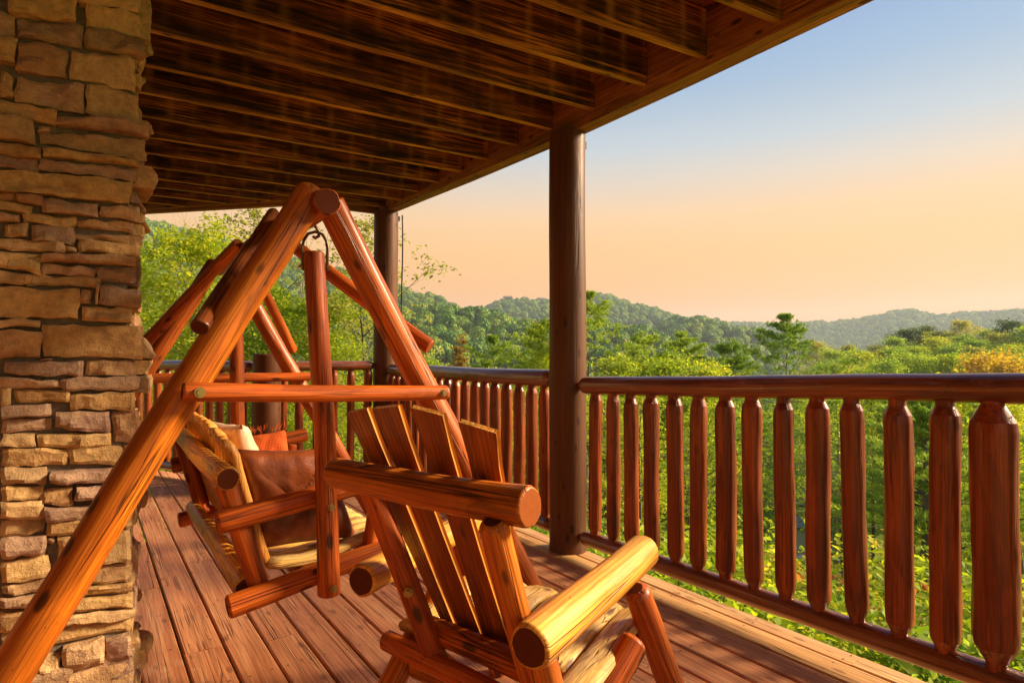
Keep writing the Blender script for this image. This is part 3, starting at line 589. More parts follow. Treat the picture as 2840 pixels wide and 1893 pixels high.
# ------------------------------------------------------------------ swing frame
fr = empty('swing_frame', (.65, 2.95, 0), 'tall A-frame of varnished orange logs that carries the porch swing', 'swing frame')
log(fr, 'leg', (-.375, 1.95, 0), (.592, 1.95, 1.745), .054, .049, 'honey', ch=.024, label='near left leg, running down in front of the stone column', bend=.006, rings=30)
log(fr, 'leg', (1.622, 1.95, 0), (.640, 1.95, 1.702), .050, .047, 'red', ch=.008, label='near right leg, running down behind the chair', bend=-.006, rings=30)
log(fr, 'leg', (-.36, 3.95, 0), (.625, 3.95, 1.76), .048, .045, 'red', ch=.015)
log(fr, 'leg', (1.69, 3.95, 0), (.70, 3.95, 1.76), .048, .045, 'red', ch=.015)
log(fr, 'ridge_beam', (0.613, 1.872, 1.681), (0.662, 4.05, 1.742), .043, .043, 'red', 'end_dark', ch=.004, facet=.05)
log(fr, 'cross_brace', (.215, 1.87, 1.101), (1.036, 1.87, 1.074), .0265, .025, 'red', 'end_dark', ch=.006)
log(fr, 'cross_brace', (.14, 3.88, 1.075), (1.17, 3.88, 1.075), .028, .028, 'red', 'end_dark', ch=.006)
log(fr, 'knee_brace', (.262, 1.905, 1.283), (.590, 2.47, 1.758), .0265, .024, 'rail', 'end_dark', ch=.004, label='dark glossy brace from the near left leg up to the ridge beam')
log(fr, 'knee_brace', (1.055, 2.035, 1.232), (.675, 2.42, 1.625), .029, .027, 'red', 'end_honey', ch=.004)
log(fr, 'knee_brace', (.245, 3.87, 1.255), (.60, 3.14, 1.745), .032, .030, 'red', 'end_honey', ch=.004)
log(fr, 'knee_brace', (1.052, 3.86, 1.235), (.715, 3.40, 1.66), .028, .026, 'red', 'end_honey', ch=.004)
bolt(fr, (.255, 1.8435, 1.101), (0, -1, 0), .0145); bolt(fr, (1.008, 1.845, 1.0745), (0, -1, 0), .0125)

# ------------------------------------------------------------------ porch swing
sw = empty('porch_swing', (.7, 2.85, .38), 'slatted log bench swing hanging from the A-frame, cushions on it', 'swing')
log(sw, 'hanger_post', (.712, 2.122, .362), (.650, 2.122, 1.566), .0385, .0365, 'red', 'end_dark', ch=.006, label='near upright log of the swing, in front of the cushion')
log(sw, 'hanger_post', (.70, 3.565, .37), (.655, 3.565, 1.56), .0385, .0375, 'red', 'end_dark', ch=.006)
for y in (2.195, 3.49):
    sy = -1 if y < 3 else 1
    log(sw, 'bottom_log', (.392, y, .372), (1.02, y, .47), .0385, .036, 'red', 'end_dark', ch=.008)
    log(sw, 'arm_log', (.358, y, .652), (1.03, y, .752), .039, .036, 'red', 'end_honey', ch=.006)
    log(sw, 'back_post', (.500, y + .045 * -sy, .405), (.392, y + .045 * -sy, .775), .036, .034, 'red', 'end_dark', ch=.008)
    log(sw, 'front_post', (.905, y + .04 * -sy, .475), (.935, y + .04 * -sy, .715), .030, .028, 'red', 'end_honey', ch=.006)
log(sw, 'back_log', (.385, 2.185, .797), (.385, 3.56, .812), .040, .038, 'yellow', 'end_dark', ch=.006, label='upper yellow log behind the back slats')
log(sw, 'back_log', (.462, 2.24, .405), (.462, 3.50, .425), .038, .036, 'yellow', 'end_dark', ch=.008)
log(sw, 'seat_log', (.90, 2.24, .452), (.90, 3.45, .455), .034, .034, 'red', 'end_dark', ch=.008)
log(sw, 'seat_log', (.66, 2.24, .402), (.66, 3.45, .402), .030, .030, 'red', 'end_dark', ch=.008)
def ribbon(name, parent, pts, yc, w, th, mat, seed=0, wav=.0):
    """slat that follows pts in the x-z plane, w wide along y, half-round top"""
    rn = random.Random(seed); V = []; n = len(pts); cs = [(-w / 2, -th * .1), (-w / 2 + .004, th * .45), (-w * .2, th * .95), (w * .2, th), (w / 2 - .004, th * .5), (w / 2, -th * .1), (w / 2 - .004, -th * .5), (-w / 2 + .004, -th * .5)]
    o0 = Vector((pts[0][0], yc, pts[0][1]))
    for i, p in enumerate(pts):
        a_, b_ = pts[max(0, i - 1)], pts[min(n - 1, i + 1)]; tx, tz = b_[0] - a_[0], b_[1] - a_[1]; l_ = math.hypot(tx, tz); nx_, nz_ = tz / l_, -tx / l_
        if nz_ < 0 and abs(nz_) > abs(nx_) or (abs(nx_) >= abs(nz_) and nx_ < 0): nx_, nz_ = -nx_, -nz_
        e = wav * math.sin(i * 1.7 + seed)
        for u, v in cs: V.append((p[0] + nx_ * v, yc + u * (1 + e), p[1] + nz_ * v))
    F = [(i * 8 + k, i * 8 + (k + 1) % 8, (i + 1) * 8 + (k + 1) % 8, (i + 1) * 8 + k) for i in range(n - 1) for k in range(8)]
    F += [tuple(reversed(range(8))), tuple(range((n - 1) * 8, n * 8))]
    me = mesh(name, [Vector(v) - o0 for v in V], F, [M[mat]]); 
    return put(name, me, parent, Matrix.Translation(o0))
rb_ = random.Random(9)
for k in range(19):
    y = 2.285 + k * .0625; h = .90 + .03 * math.sin(math.pi * k / 18) + .012 * (k / 18) + rb_.uniform(-.006, .006)
    pts = [(.530, .47), (.515, .52), (.487, .62), (.458, .72), (.436, .80), (.424, h - .045), (.412, h - .02), (.396, h - .004), (.384, h - .006)]
    ribbon('back_slat', sw, pts, y, .050, .020, 'slat_edge', k, .03)
for k in range(13):
    y = 2.29 + k * .0955; pts = [(.535, .462), (.58, .452), (.66, .446), (.75, .455), (.84, .478), (.90, .497), (.945, .500), (.985, .488), (1.005, .468)]
    ribbon('seat_slat', sw, pts, y, .082, .022, 'seat', k + 40, .03)
for p in ((.700, 2.082, .677), (.7125, 2.082, .395)): bolt(sw, p, (0, -1, 0), .013)
bolt(sw, (.425, 3.40, .70), (-.2, -1, 0), .012)
for y in (2.122, 3.565):
    x0 = .650
    pts = [(x0, y - .041, 1.50), (x0, y - .042, 1.58), (x0, y - .038, 1.605), (x0, y - .024, 1.628), (x0, y, 1.636), (x0, y + .024, 1.628), (x0, y + .038, 1.605), (x0, y + .042, 1.58), (x0, y + .041, 1.50)]
    mr_ = Matrix.Translation((x0, y, 1.5)) @ Matrix.Rotation(math.radians(65), 4, 'Z') @ Matrix.Translation((-x0, -y, -1.5))
    put('shackle', tube_mesh([mr_ @ Vector(p) for p in pts], .0055, 8, [M['iron']]), sw)
    put('hook', tube_mesh([(x0 - .02, y, 1.68), (x0, y, 1.655), (x0 + .012, y - .004, 1.64), (x0 + .012, y - .004, 1.622), (x0, y, 1.613), (x0 - .008, y, 1.62)], .006, 8, [M['iron']]), sw)
    for s in (-1, 1):
        c = mr_ @ Vector((x0, y + s * .045, 1.513)); bolt(sw, c, (mr_.to_3x3() @ Vector((0, s, 0))), .007)

# ------------------------------------------------------------------ cushions
def pillow(name, corners, th, mat, seed, label, cat, wr=.006, quilt=False, n=26, pw=.45):
    tl, tr, bl, br = [Vector(c) for c in corners]; nrm = (tr - tl).cross(bl - tl).normalized(); c0 = (tl + tr + bl + br) / 4
    V = []; F = []; rn = random.Random(seed); o = Vector((rn.uniform(0, 50),) * 3)
    for side in (1, -1):
        for j in range(n + 1):
            for i in range(n + 1):
                u, v = i / n, j / n; a_, b_ = 2 * u - 1, 2 * v - 1
                p = tl.lerp(tr, u).lerp(bl.lerp(br, u), v)
                pin = .10; p = p + (c0 - p) * (pin * (1 - a_ * a_) * (abs(b_) ** 3) * .5 + pin * (1 - b_ * b_) * (abs(a_) ** 3) * .5)
                t = th * (max(0, 1 - a_ ** 4) ** pw) * (max(0, 1 - b_ ** 4) ** pw)
                if quilt: t *= 1 - .10 * math.exp(-((a_ - b_) / .03) ** 2) - .10 * math.exp(-((a_ + b_) / .03) ** 2)
                q = p * 9 + o; wv_ = mnoise.noise(Vector((q.x * 1.6, q.y, q.z * .8))) * wr + mnoise.noise(q * 2.7) * wr * .5 + wr * .9 * abs(mnoise.noise(Vector((q.x * 2.2, q.y * 2, q.z * .5))))
                V.append(p + nrm * side * (t + wv_ * min(1, t / th * 2)))
    m_ = (n + 1) ** 2
    for s in (0, 1):
        for j in range(n):
            for i in range(n):
                a_ = s * m_ + j * (n + 1) + i; f = (a_, a_ + 1, a_ + n + 2, a_ + n + 1); F.append(f if s else tuple(reversed(f)))
    me = mesh(name, [v - c0 for v in V], F, [M[mat]])
    import bmesh
    bm = bmesh.new(); bm.from_mesh(me); bmesh.ops.remove_doubles(bm, verts=bm.verts, dist=.0004); bmesh.ops.recalc_face_normals(bm, faces=bm.faces); bm.to_mesh(me); bm.free()
    me.polygons.foreach_set('use_smooth', np.ones(len(me.polygons), dtype=bool))
    return tag(put(name, me, None, Matrix.Translation(c0)), label, cat)
pillow('leather_cushion', [(.432, 2.33, .872), (.765, 2.31, .850), (.515, 2.345, .497), (.885, 2.315, .487)], .055, 'leather', 3, 'large brown leather cushion with crossed seams at the near end of the swing', 'cushion', .009, True)
pillow('tan_cushion', [(.452, 2.98, .915), (.515, 2.62, .925), (.545, 3.02, .50), (.64, 2.62, .50)], .06, 'tan', 5, 'crumpled tan cushion leaning on the back of the swing', 'cushion', .016)
pillow('orange_cushion', [(.60, 3.22, .80), (.83, 3.17, .83), (.62, 3.10, .50), (.86, 3.05, .50)], .09, 'knit', 8, 'orange knitted cushion with a fringe, farthest along the swing', 'cushion', .022)
fb = bpy.data.objects['orange_cushion']; rn = random.Random(4); V = []; F = []
for k in range(60):
    u = rn.random(); p = Vector((.60, 3.22, .815)).lerp(Vector((.82, 3.17, .85)), u) + Vector((rn.uniform(-.01, .01), rn.uniform(-.05, .0), rn.uniform(-.02, .012)))
    d_ = Vector((rn.uniform(-.4, .4), rn.uniform(-.3, .1), 1)).normalized() * rn.uniform(.015, .035); s_ = Vector((.0016, .0006, 0)); o = len(V)
    V += [p - s_, p + s_, p + d_ + Vector((rn.uniform(-.01, .01), 0, 0))]; F.append((o, o + 1, o + 2))
o_ = put('fringe', mesh('fringe', V, F, [M['knit']], None, False)); o_.parent = fb; o_.matrix_basis = WORLD[fb.name].inverted()

# ------------------------------------------------------------------ log armchair
ch = empty('log_armchair', (1.0, 1.35, 0), 'heavy log armchair seen from behind, facing the view', 'chair')
log(ch, 'armrest', (.727, .977, .617), (1.367, 1.257, .625), .046, .048, 'yellow', 'end_dark', ch=.008, label='right armrest, the big pale yellow log in front', rings=30)
log(ch, 'armrest', (.591, 1.517, .62), (1.177, 1.876, .62), .044, .044, 'yellow', 'end_dark', ch=.008)
log(ch, 'back_rail', (.533, 1.553, .901), (.722, .960, .901), .040, .042, 'honey', 'end_honey', ch=.006, label='thick round log across the top of the back', rings=30)
log(ch, 'lower_rail', (.768, 1.512, .458), (.861, 1.157, .458), .033, .033, 'red', 'end_dark', ch=.008)
log(ch, 'lower_rail', (.770, 1.565, .335), (.905, 1.175, .335), .033, .033, 'honey', 'end_dark', ch=.008)
log(ch, 'back_post', (.766, 1.43, .385), (.596, 1.479, .875), .030, .029, 'red', 'end_dark', ch=.012)
log(ch, 'back_post', (.882, 1.126, .385), (.668, 1.014, .875), .033, .031, 'honey', 'end_dark', ch=.012)
log(ch, 'stringer', (.60, 1.035, .05), (1.150, 1.092, .480), .038, .037, 'red', 'end_honey', ch=.012)
log(ch, 'stringer', (.44, 1.46, .035), (.90, 1.655, .49), .036, .036, 'honey', 'end_dark', ch=.012)
log(ch, 'front_leg', (1.487, 1.132, 0.0), (1.188, 1.131, .588), .040, .036, 'red', 'end_dark', ch=.016)
log(ch, 'front_leg', (1.30, 1.93, 0.0), (1.05, 1.80, .585), .038, .035, 'red', 'end_dark', ch=.016)
log(ch, 'rear_leg', (.92, .99, .02), (.775, .998, .585), .034, .033, 'honey', 'end_dark', ch=.01)
nrm = Vector(CHN).normalized()
def slat(parent, tl, tr, bl, br, th, ext=.05):
    tl, tr, bl, br = [Vector(v) for v in (tl, tr, bl, br)]
    bl = bl + (bl - tl).normalized() * ext; br = br + (br - tr).normalized() * ext
    o0 = (bl + br) / 2; z = ((tl + tr) / 2 - o0).normalized(); y = -nrm; y = (y - z * y.dot(z)).normalized(); x = y.cross(z); m = Matrix((x, y, z)).transposed().to_4x4(); m.translation = o0; mi = m.inverted()
    n = 8; V = []; c = .004
    tl_, tr_, bl_, br_ = [mi @ v for v in (tl, tr, bl, br)]
    ph = random.Random(int(tl.x * 1000)).uniform(0, 6)
    for i in range(n + 1):
        f = i / n; a_ = bl_.lerp(tl_, f); b_ = br_.lerp(tr_, f); w1 = .0022 * math.sin(f * 5 + ph); w2 = .0022 * math.sin(f * 6 + ph * 2)
        ins = .006 if i == n else 0
        xa, xb = a_.x + w1 + ins, b_.x + w2 - ins; za, zb2 = a_.z, b_.z
        V += [(xa + c, 0, za), (xb - c, 0, zb2), (xb, -c, zb2), (xb, -th + c, zb2), (xb - c, -th, zb2), (xa + c, -th, za), (xa, -th + c, za), (xa, -c, za)]
    V = [(vx, -vy, vz) for vx, vy, vz in V]
    F = []; fm = []
    for i in range(n):
        for k in range(8): F.append((i * 8 + k, i * 8 + (k + 1) % 8, (i + 1) * 8 + (k + 1) % 8, (i + 1) * 8 + k)); fm.append(1 if k in (1, 2, 3, 5, 6, 7) else 0)
    F += [tuple(reversed(range(8))), tuple(range(n * 8, n * 8 + 8))]; fm += [1, 1]
    V2 = [(vx, -vy, vz) for vx, vy, vz in V]
    me = mesh('slat', V2, F, [M['slat'], M['slat_edge']], fm, False); import bmesh  # edges paler than the faces: sunlight on them put into the colour
    bm = bmesh.new(); bm.from_mesh(me); bmesh.ops.recalc_face_normals(bm, faces=bm.faces); bm.to_mesh(me); bm.free()
    return put('back_slat', me, parent, m)
for s in CHSLATS: slat(ch, *s, .013)
# seat: half-log slats running front to back and rolling over the front edge
sd_ = Vector((.916, .40, 0)).normalized(); pd = Vector((-.40, .916, 0)).normalized()
for k in range(6):
    lat = (.600 if k == 0 else .588 + k * .108); w_ = (.088 if k == 0 else .101); pts = [(1.315, .442), (1.34, .444), (1.38, .452), (1.50, .468), (1.58, .478), (1.645, .476), (1.695, .462), (1.725, .440), (1.74, .41)]
    if k == 0: pts = [(1.17, .44), (1.26, .446), (1.38, .455), (1.50, .468), (1.60, .474), (1.665, .470)]
    n = len(pts); V = []; F = []; o0 = sd_ * pts[0][0] + pd * lat + Vector((0, 0, pts[0][1]))
    xm = Matrix((sd_, pd, Vector((0, 0, 1)))).transposed().to_4x4(); xm.translation = o0
    cs = [(-w_ / 2, -.004), (-w_ / 2 + .006, .006), (-w_ * .25, .013), (w_ * .25, .013), (w_ / 2 - .006, .006), (w_ / 2, -.004), (w_ / 2 - .008, -.018), (-w_ / 2 + .008, -.018)]
    fm = []
    for i, p in enumerate(pts):
        a_, b_ = pts[max(0, i - 1)], pts[min(n - 1, i + 1)]; tx, tz = b_[0] - a_[0], b_[1] - a_[1]; l_ = math.hypot(tx, tz)
        for u, v in cs: V.append((p[0] - pts[0][0] - tz / l_ * v, u * (1 + .05 * math.sin(i * 1.3 + k * 2)), p[1] - pts[0][1] + tx / l_ * v))
    for i in range(n - 1):
        for q in range(8): F.append((i * 8 + q, i * 8 + (q + 1) % 8, (i + 1) * 8 + (q + 1) % 8, (i + 1) * 8 + q)); fm.append(1 if q in (5, 7) else 0)
    F += [tuple(reversed(range(8))), tuple(range((n - 1) * 8, n * 8))]; fm += [0, 0]
    put('seat_slat', mesh('seat_slat', V, F, [M['seat'], M['bark_edge']], fm), ch, xm)
log(ch, 'seat_rail', (.84, 1.03, .405), (.70, 1.62, .405), .028, mat='red'); log(ch, 'seat_rail', (1.30, 1.18, .41), (1.02, 1.84, .41), .030, mat='red')
bolt(ch, (.672, 1.408, .605), (-.7, -.6, .2), .012)

# cable hanging beside the corner post
pts = [(2.66, 5.755 - .012 * math.sin(k * .5), 2.66 - k * .1) for k in range(17)]
tag(put('hanging_cable', tube_mesh(pts, .0075, 6, [M['cable']])), 'thin black cable hanging down beside the far corner post', 'cable')
pts = [(2.672 + .006 * math.sin(k), 5.74, 2.66 - k * .1) for k in range(12)]

# ------------------------------------------------------------------ terrain
RG = {  # ridge: distance, half width, tree height, skyline as (azimuth in degrees, slope of the sight line)
 'L': (620, 260, 9, [(-60, .10), (-15, .16), (1, .185), (4.3, .187), (7, .176), (15, .150), (24.3, .1145), (26.2, .0985), (27.8, .0939), (29.1, .080), (33, .05), (40, -.1)]),
 'A': (330, 150, 10, [(-60, -.2), (0, .02), (18, .06), (25.4, .0775), (28.8, .0805), (32, .0784), (34.2, .0690), (35.8, .0645), (38.7, .0617), (42.4, .064), (44.8, .0565), (48.4, .044), (52, .012), (60, -.12)]),
 'B': (880, 260, 9, [(28, .03), (31, .05), (32, .0701), (33.2, .082), (34.2, .0885), (36.3, .0885), (38.7, .085), (40.6, .0907), (42.4, .0964), (44.2, .0983), (46.1, .086), (48.4, .0742), (50.4, .0596), (52.7, .0413), (60, -.03)]),
 'C': (560, 190, 10, [(42, -.03), (46, .02), (47.3, .0336), (48.4, .0468), (49.9, .0575), (51.9, .0626), (54, .0523), (55.5, .0428), (57.1, .0357), (59.3, .0248), (62.8, .0066), (70, -.05)]),
 'D': (1450, 420, 8, [(48, .02), (52.7, .0413), (54.5, .0455), (56, .0465), (57.5, .0433), (59.4, .0422), (61.5, .0409), (63.2, .0413), (64.9, .0443), (66.3, .050), (67.4, .0555), (68.8, .056), (69.9, .0488), (70.6, .0480), (72.1, .0480), (73.7, .050), (75.5, .0525), (100, .07), (140, .05)]),
 'E': (140, 55, 8, [(52, -.18), (56, -.12), (58.6, -.07), (62.3, -.022), (63.6, -.010), (65.7, .000), (67.6, .004), (69, .012), (70.4, .015), (71.8, .020), (73, .024), (75.4, .028), (90, .03), (120, .0), (140, -.1)]),
}
BR = [0, 3, 6, 10, 17, 30, 60, 100, 150, 220, 300, 2600]; BZ = [-2.3, -2.5, -2.9, -3.8, -5.4, -9.2, -19, -29, -38, -48, -52, -52]
def terrain(az, r):
    az = np.asarray(az, float); r = np.asarray(r, float); base = np.interp(r, BR, BZ); z = base.copy()
    for R, W, th, sk in RG.values():
        s = np.interp(az, [p[0] for p in sk], [p[1] for p in sk]) + ((.0035 if R > 800 else .002) if R < 1200 else .0075); crest = 1.2 + s * R - th
        u = (r - R) / W; g = np.where(u < 0, np.exp(-np.abs(u) ** 1.6 * 1.15), np.exp(-np.abs(u) ** 2 * .35)) if R > 1000 else np.exp(-np.abs(u) ** 1.7)
        z = np.maximum(z, np.minimum(base, crest) + np.maximum(crest - base, 0) * g)
    x = r * np.sin(np.radians(az)); y = r * np.cos(np.radians(az))
    bump = (np.sin(x / 23 + 1) * np.sin(y / 19) * 1.5 + np.sin(x / 61) * np.sin(y / 53 + 2) * 3) * np.clip((r - 60) / 300, 0, 1)
    return z + bump
azs = np.concatenate([np.arange(-60, -10, 2.0), np.arange(-10, 90, .6), np.arange(90, 140, 2), np.arange(140, 300, 5)])
rs_ = np.concatenate([[0], np.geomspace(2.5, 2400, 110)])
AZ, RR = np.meshgrid(azs, rs_); Z = terrain(((AZ + 60) % 360) - 60, RR)
na = len(azs); V = np.stack([RR * np.sin(np.radians(AZ)), RR * np.cos(np.radians(AZ)), Z], -1).reshape(-1, 3)
i0 = np.arange(len(rs_) - 1)[:, None] * na; j0 = np.arange(na)[None, :]
F = np.stack([i0 + j0, i0 + (j0 + 1) % na, i0 + na + (j0 + 1) % na, i0 + na + j0], -1).reshape(-1, 4)[:, ::-1]
tag(put('ground', mesh('ground', V, F, M['ground'])), kind='structure')
def gz(x, y): return float(terrain(math.degrees(math.atan2(x, y)), math.hypot(x, y)))

# ------------------------------------------------------------------ foliage
def leaves_mesh(name, pts, size, mat, seed, up=.35, aspect=.55, jitter=.35):
    """one small folded leaf per point"""
    rg = np.random.default_rng(seed); n = len(pts); pts = np.asarray(pts)
    a = rg.normal(size=(n, 3)); a[:, 2] *= .6; a /= np.linalg.norm(a, axis=1)[:, None]
    nrm = rg.normal(size=(n, 3)); nrm[:, 2] = np.abs(nrm[:, 2]) + up * 2; b = np.cross(nrm, a); b /= np.linalg.norm(b, axis=1)[:, None]
    s = size * (1 + jitter * rg.normal(size=(n, 1))).clip(.4, 2); c = np.cross(a, b) * s * .12
    V = np.stack([pts - a * s * .5, pts + b * s * .5 * aspect + c, pts + a * s * .5, pts - b * s * .5 * aspect + c], 1).reshape(-1, 3)
    F = np.arange(n * 4).reshape(-1, 4); return mesh(name, V, F, mat, None, False)
def branches(segs, mat, k=5):
    V = []; F = []
    for p0, p1, r0, r1 in segs:
        m = frame(p0, p1).to_3x3(); o = len(V)
        for p, r in ((p0, r0), (p1, r1)):
            for i in range(k):
                a = 6.2832 * i / k; V.append(Vector(p) + m @ Vector((r * math.cos(a), r * math.sin(a), 0)))
        F += [(o + i, o + (i + 1) % k, o + k + (i + 1) % k, o + k + i) for i in range(k)]
    return mesh('branches', V, F, mat)
def broadleaf(seed, H, cb, R, nleaf, size, mat, bark='bark', limbs=16, tr=.12, lean=.04, top=1.0, spread=.32, flat_=.55):
    """tapered trunk, limbs, twigs and leaves in clumps along the twigs"""
    rn = random.Random(seed); rg = np.random.default_rng(seed); segs = []; tips = []
    lx, ly = rn.uniform(-lean, lean), rn.uniform(-lean, lean); pr = Vector((0, 0, -.5)); N = 9
    pts = [Vector((lx * H * (i / N) ** 1.4 + .05 * math.sin(i * 1.3 + seed) * H / 10, ly * H * (i / N) ** 1.4 + .05 * math.cos(i * 1.7 + seed) * H / 10, -.5 + (H * .96 + .5) * i / N)) for i in range(N + 1)]
    for i in range(N): segs.append((pts[i], pts[i + 1], tr * (1 - i / N * .88), tr * (1 - (i + 1) / N * .88)))
    def tp(z): return pts[min(N - 1, int((z + .5) / (H * .96 + .5) * N))].lerp(pts[min(N, int((z + .5) / (H * .96 + .5) * N) + 1)], ((z + .5) / (H * .96 + .5) * N) % 1)
    for i in range(limbs):
        f = (i + rn.random() * .7) / limbs; z = cb + (H * .97 - cb) * f; az = i * 2.4 + rn.uniform(-.5, .5)
        L = R * (math.sin(math.pi * (.16 + .80 * f)) ** .8) * rn.uniform(.65, 1.12) * (top if f > .8 else 1)
        p = tp(z); d = Vector((math.cos(az), math.sin(az), rn.uniform(.25, .75) + f * .6)).normalized(); r = tr * (1 - z / H * .85) * .5
        q = p; n = 4
        for s in range(n):
            q2 = q + d * (L / n); segs.append((q, q2, r * (1 - s / n * .8), r * (1 - (s + 1) / n * .8))); d = (d + Vector((rn.uniform(-.25, .25), rn.uniform(-.25, .25), rn.uniform(-.18, .08)))).normalized()
            for _ in range(2 + (s > 0)):
                e = Vector((rn.gauss(0, 1), rn.gauss(0, 1), rn.gauss(.2, .5))).normalized(); l2 = L * rn.uniform(.22, .45) * (1 - s / n * .4); q3 = q2 + e * l2
                segs.append((q2, q3, r * .3, r * .08)); tips.append((q2.lerp(q3, .35), q3))
            q = q2
        tips.append((q - d * .3, q + d * .2))
    T0 = np.array([t[0] for t in tips]); T1 = np.array([t[1] for t in tips]); wts = rg.uniform(.3, 1.6, len(tips)); wts /= wts.sum()
    c = rg.choice(len(tips), nleaf, p=wts); u = rg.uniform(0, 1.15, (nleaf, 1)); sp = R * spread * .38
    P = T0[c] + (T1 - T0)[c] * u + rg.normal(size=(nleaf, 3)) * np.array([sp, sp, sp * flat_])
    return branches(segs, M[bark]), leaves_mesh('crown', P, size, M[mat], seed)
def pine(seed, H, cb, R, mat, nt=7, size=.2, bark='bark', tr=.13, lean=.03, dens=1.0, up=.35, irregular=.35):
    rn = random.Random(seed); segs = []; P = []; D = []
    lx, ly = rn.uniform(-lean, lean), rn.uniform(-lean, lean)
    tp = lambda z: Vector((lx * z + .08 * math.sin(z * .9 + seed), ly * z + .08 * math.cos(z * .7), z))
    N = 12
    for i in range(N): segs.append((tp(-.5 + (H + .5) * i / N), tp(-.5 + (H + .5) * (i + 1) / N), tr * (1 - i / N * .93), tr * (1 - (i + 1) / N * .93)))
    z = cb
    while z < H * .985:
        f = (z - cb) / (H - cb); nb = rn.choice((3, 4, 5))
        for k in range(nb):
            az = rn.uniform(0, 6.28); L = R * min(1, (1 - f) ** 1.2 * 1.5 + .02) * rn.uniform(1 - irregular * 1.4, 1 + irregular * .6)
            if rn.random() < irregular * .35: continue
            d = Vector((math.cos(az), math.sin(az), rn.uniform(-.12, .12) + f * .5)); p = tp(z + rn.uniform(-.15, .15)); n = 4; r = .035 * (1 - f) + .008
            for s in range(n):
                q = p + d.normalized() * L / n; segs.append((p, q, r * (1 - s / n * .8), r * (1 - (s + 1) / n * .8)))
                if s >= 1:
                    for _ in range(int(nt * dens)):
                        sd2 = Vector((-math.sin(az), math.cos(az), 0)) * rn.gauss(0, 1) * L * .14 * (1.2 - s * .15)
                        b = q.lerp(p, rn.random()) + sd2 + Vector((0, 0, rn.uniform(-.02, .06)))
                        P.append(b); D.append((d.normalized() * .7 + sd2 * .5 + Vector((0, 0, up + .4))).normalized())
                d.z += up * .16; p = q
            P.append(p); D.append((d + Vector((0, 0, .5))).normalized())
        z += H / 24 * rn.uniform(.75, 1.25)
    for k in range(26):
        f_ = rn.random(); a_ = rn.uniform(0, 6.28); r_ = .035 * H * (1 - f_)
        P.append(tp(H * (.86 + .14 * f_)) + Vector((math.cos(a_) * r_, math.sin(a_) * r_, 0))); D.append(Vector((math.cos(a_) * .7, math.sin(a_) * .7, .8)).normalized())
    P = np.array(P); D = np.array(D); rg = np.random.default_rng(seed); m = 12; P = np.repeat(P, 2, 0) + np.random.default_rng(seed + 1).normal(size=(len(P) * 2, 3)) * np.array([.13, .13, .02]); D = np.repeat(D, 2, 0)
    PP = np.repeat(P, m, 0); DD = np.repeat(D, m, 0) + rg.normal(size=(len(P) * m, 3)) * .55; DD /= np.linalg.norm(DD, axis=1)[:, None]
    s = size * rg.uniform(.6, 1.2, (len(PP), 1)); B = np.cross(DD, rg.normal(size=DD.shape)); B /= np.linalg.norm(B, axis=1)[:, None]; B *= s * .10
    V = np.stack([PP - B * .5, PP + DD * s * .55 - B, PP + DD * s, PP + DD * s * .55 + B], 1).reshape(-1, 3)
    return branches(segs, M[bark]), mesh('needles', V, np.arange(len(V)).reshape(-1, 4), M[mat], None, False)
def tree(name, pair, x, y, s, label, cat='tree', group=None, rz=None, z=None, parts=('trunk', 'crown'), sz=None):
    z = gz(x, y) if z is None else z
    t = bpy.data.objects.new(name, None); COL.objects.link(t); m = Matrix.Translation((x, y, z)) @ Matrix.Rotation(rz if rz is not None else (x * 7.3 + y * 3.1) % 6.28, 4, 'Z') @ Matrix.Diagonal((s, s, sz or s, 1))
    t.matrix_basis = m; t.empty_display_size = .2; tag(t, label, cat, group)
    for nm, me in zip(parts, pair):
        o = bpy.data.objects.new(nm, me); COL.objects.link(o); o.parent = t
    return t
def topped(name, pair, H, x, y, ztop, label, **k):
    """stand the tree on the ground at (x, y) and scale it so that it reaches ztop"""
    g = gz(x, y); s = (ztop - g) / H; return tree(name, pair, x, y, s, label, z=g, **k)

ORD = ['', 'first', 'second', 'third', 'fourth', 'fifth', 'sixth', 'seventh', 'eighth', 'ninth', 'tenth', 'eleventh', 'twelfth', 'thirteenth', 'fourteenth', 'fifteenth', 'sixteenth', 'seventeenth', 'eighteenth']
def where(x, y):
    """which opening of the railings this stands in, counted from the middle post"""
    h = 2.473 * y / max(x, .01)
    if h < 2.9:
        n = sum(1 for v in yr[:14] if v > h); return ORD[n + 1] + ' gap right of the middle post' if n < 13 else 'last gap at the right'
    if h < 5.7:
        n = sum(1 for v in yl if v < h); return ORD[min(n + 1, 18)] + ' gap left of the middle post'
    u = x / y
    return 'behind the far railing by the corner post' if u > .34 else ('behind the cut-off post and swing' if u > .2 else ('behind the swing back' if u > .12 else 'close beside the stone column'))
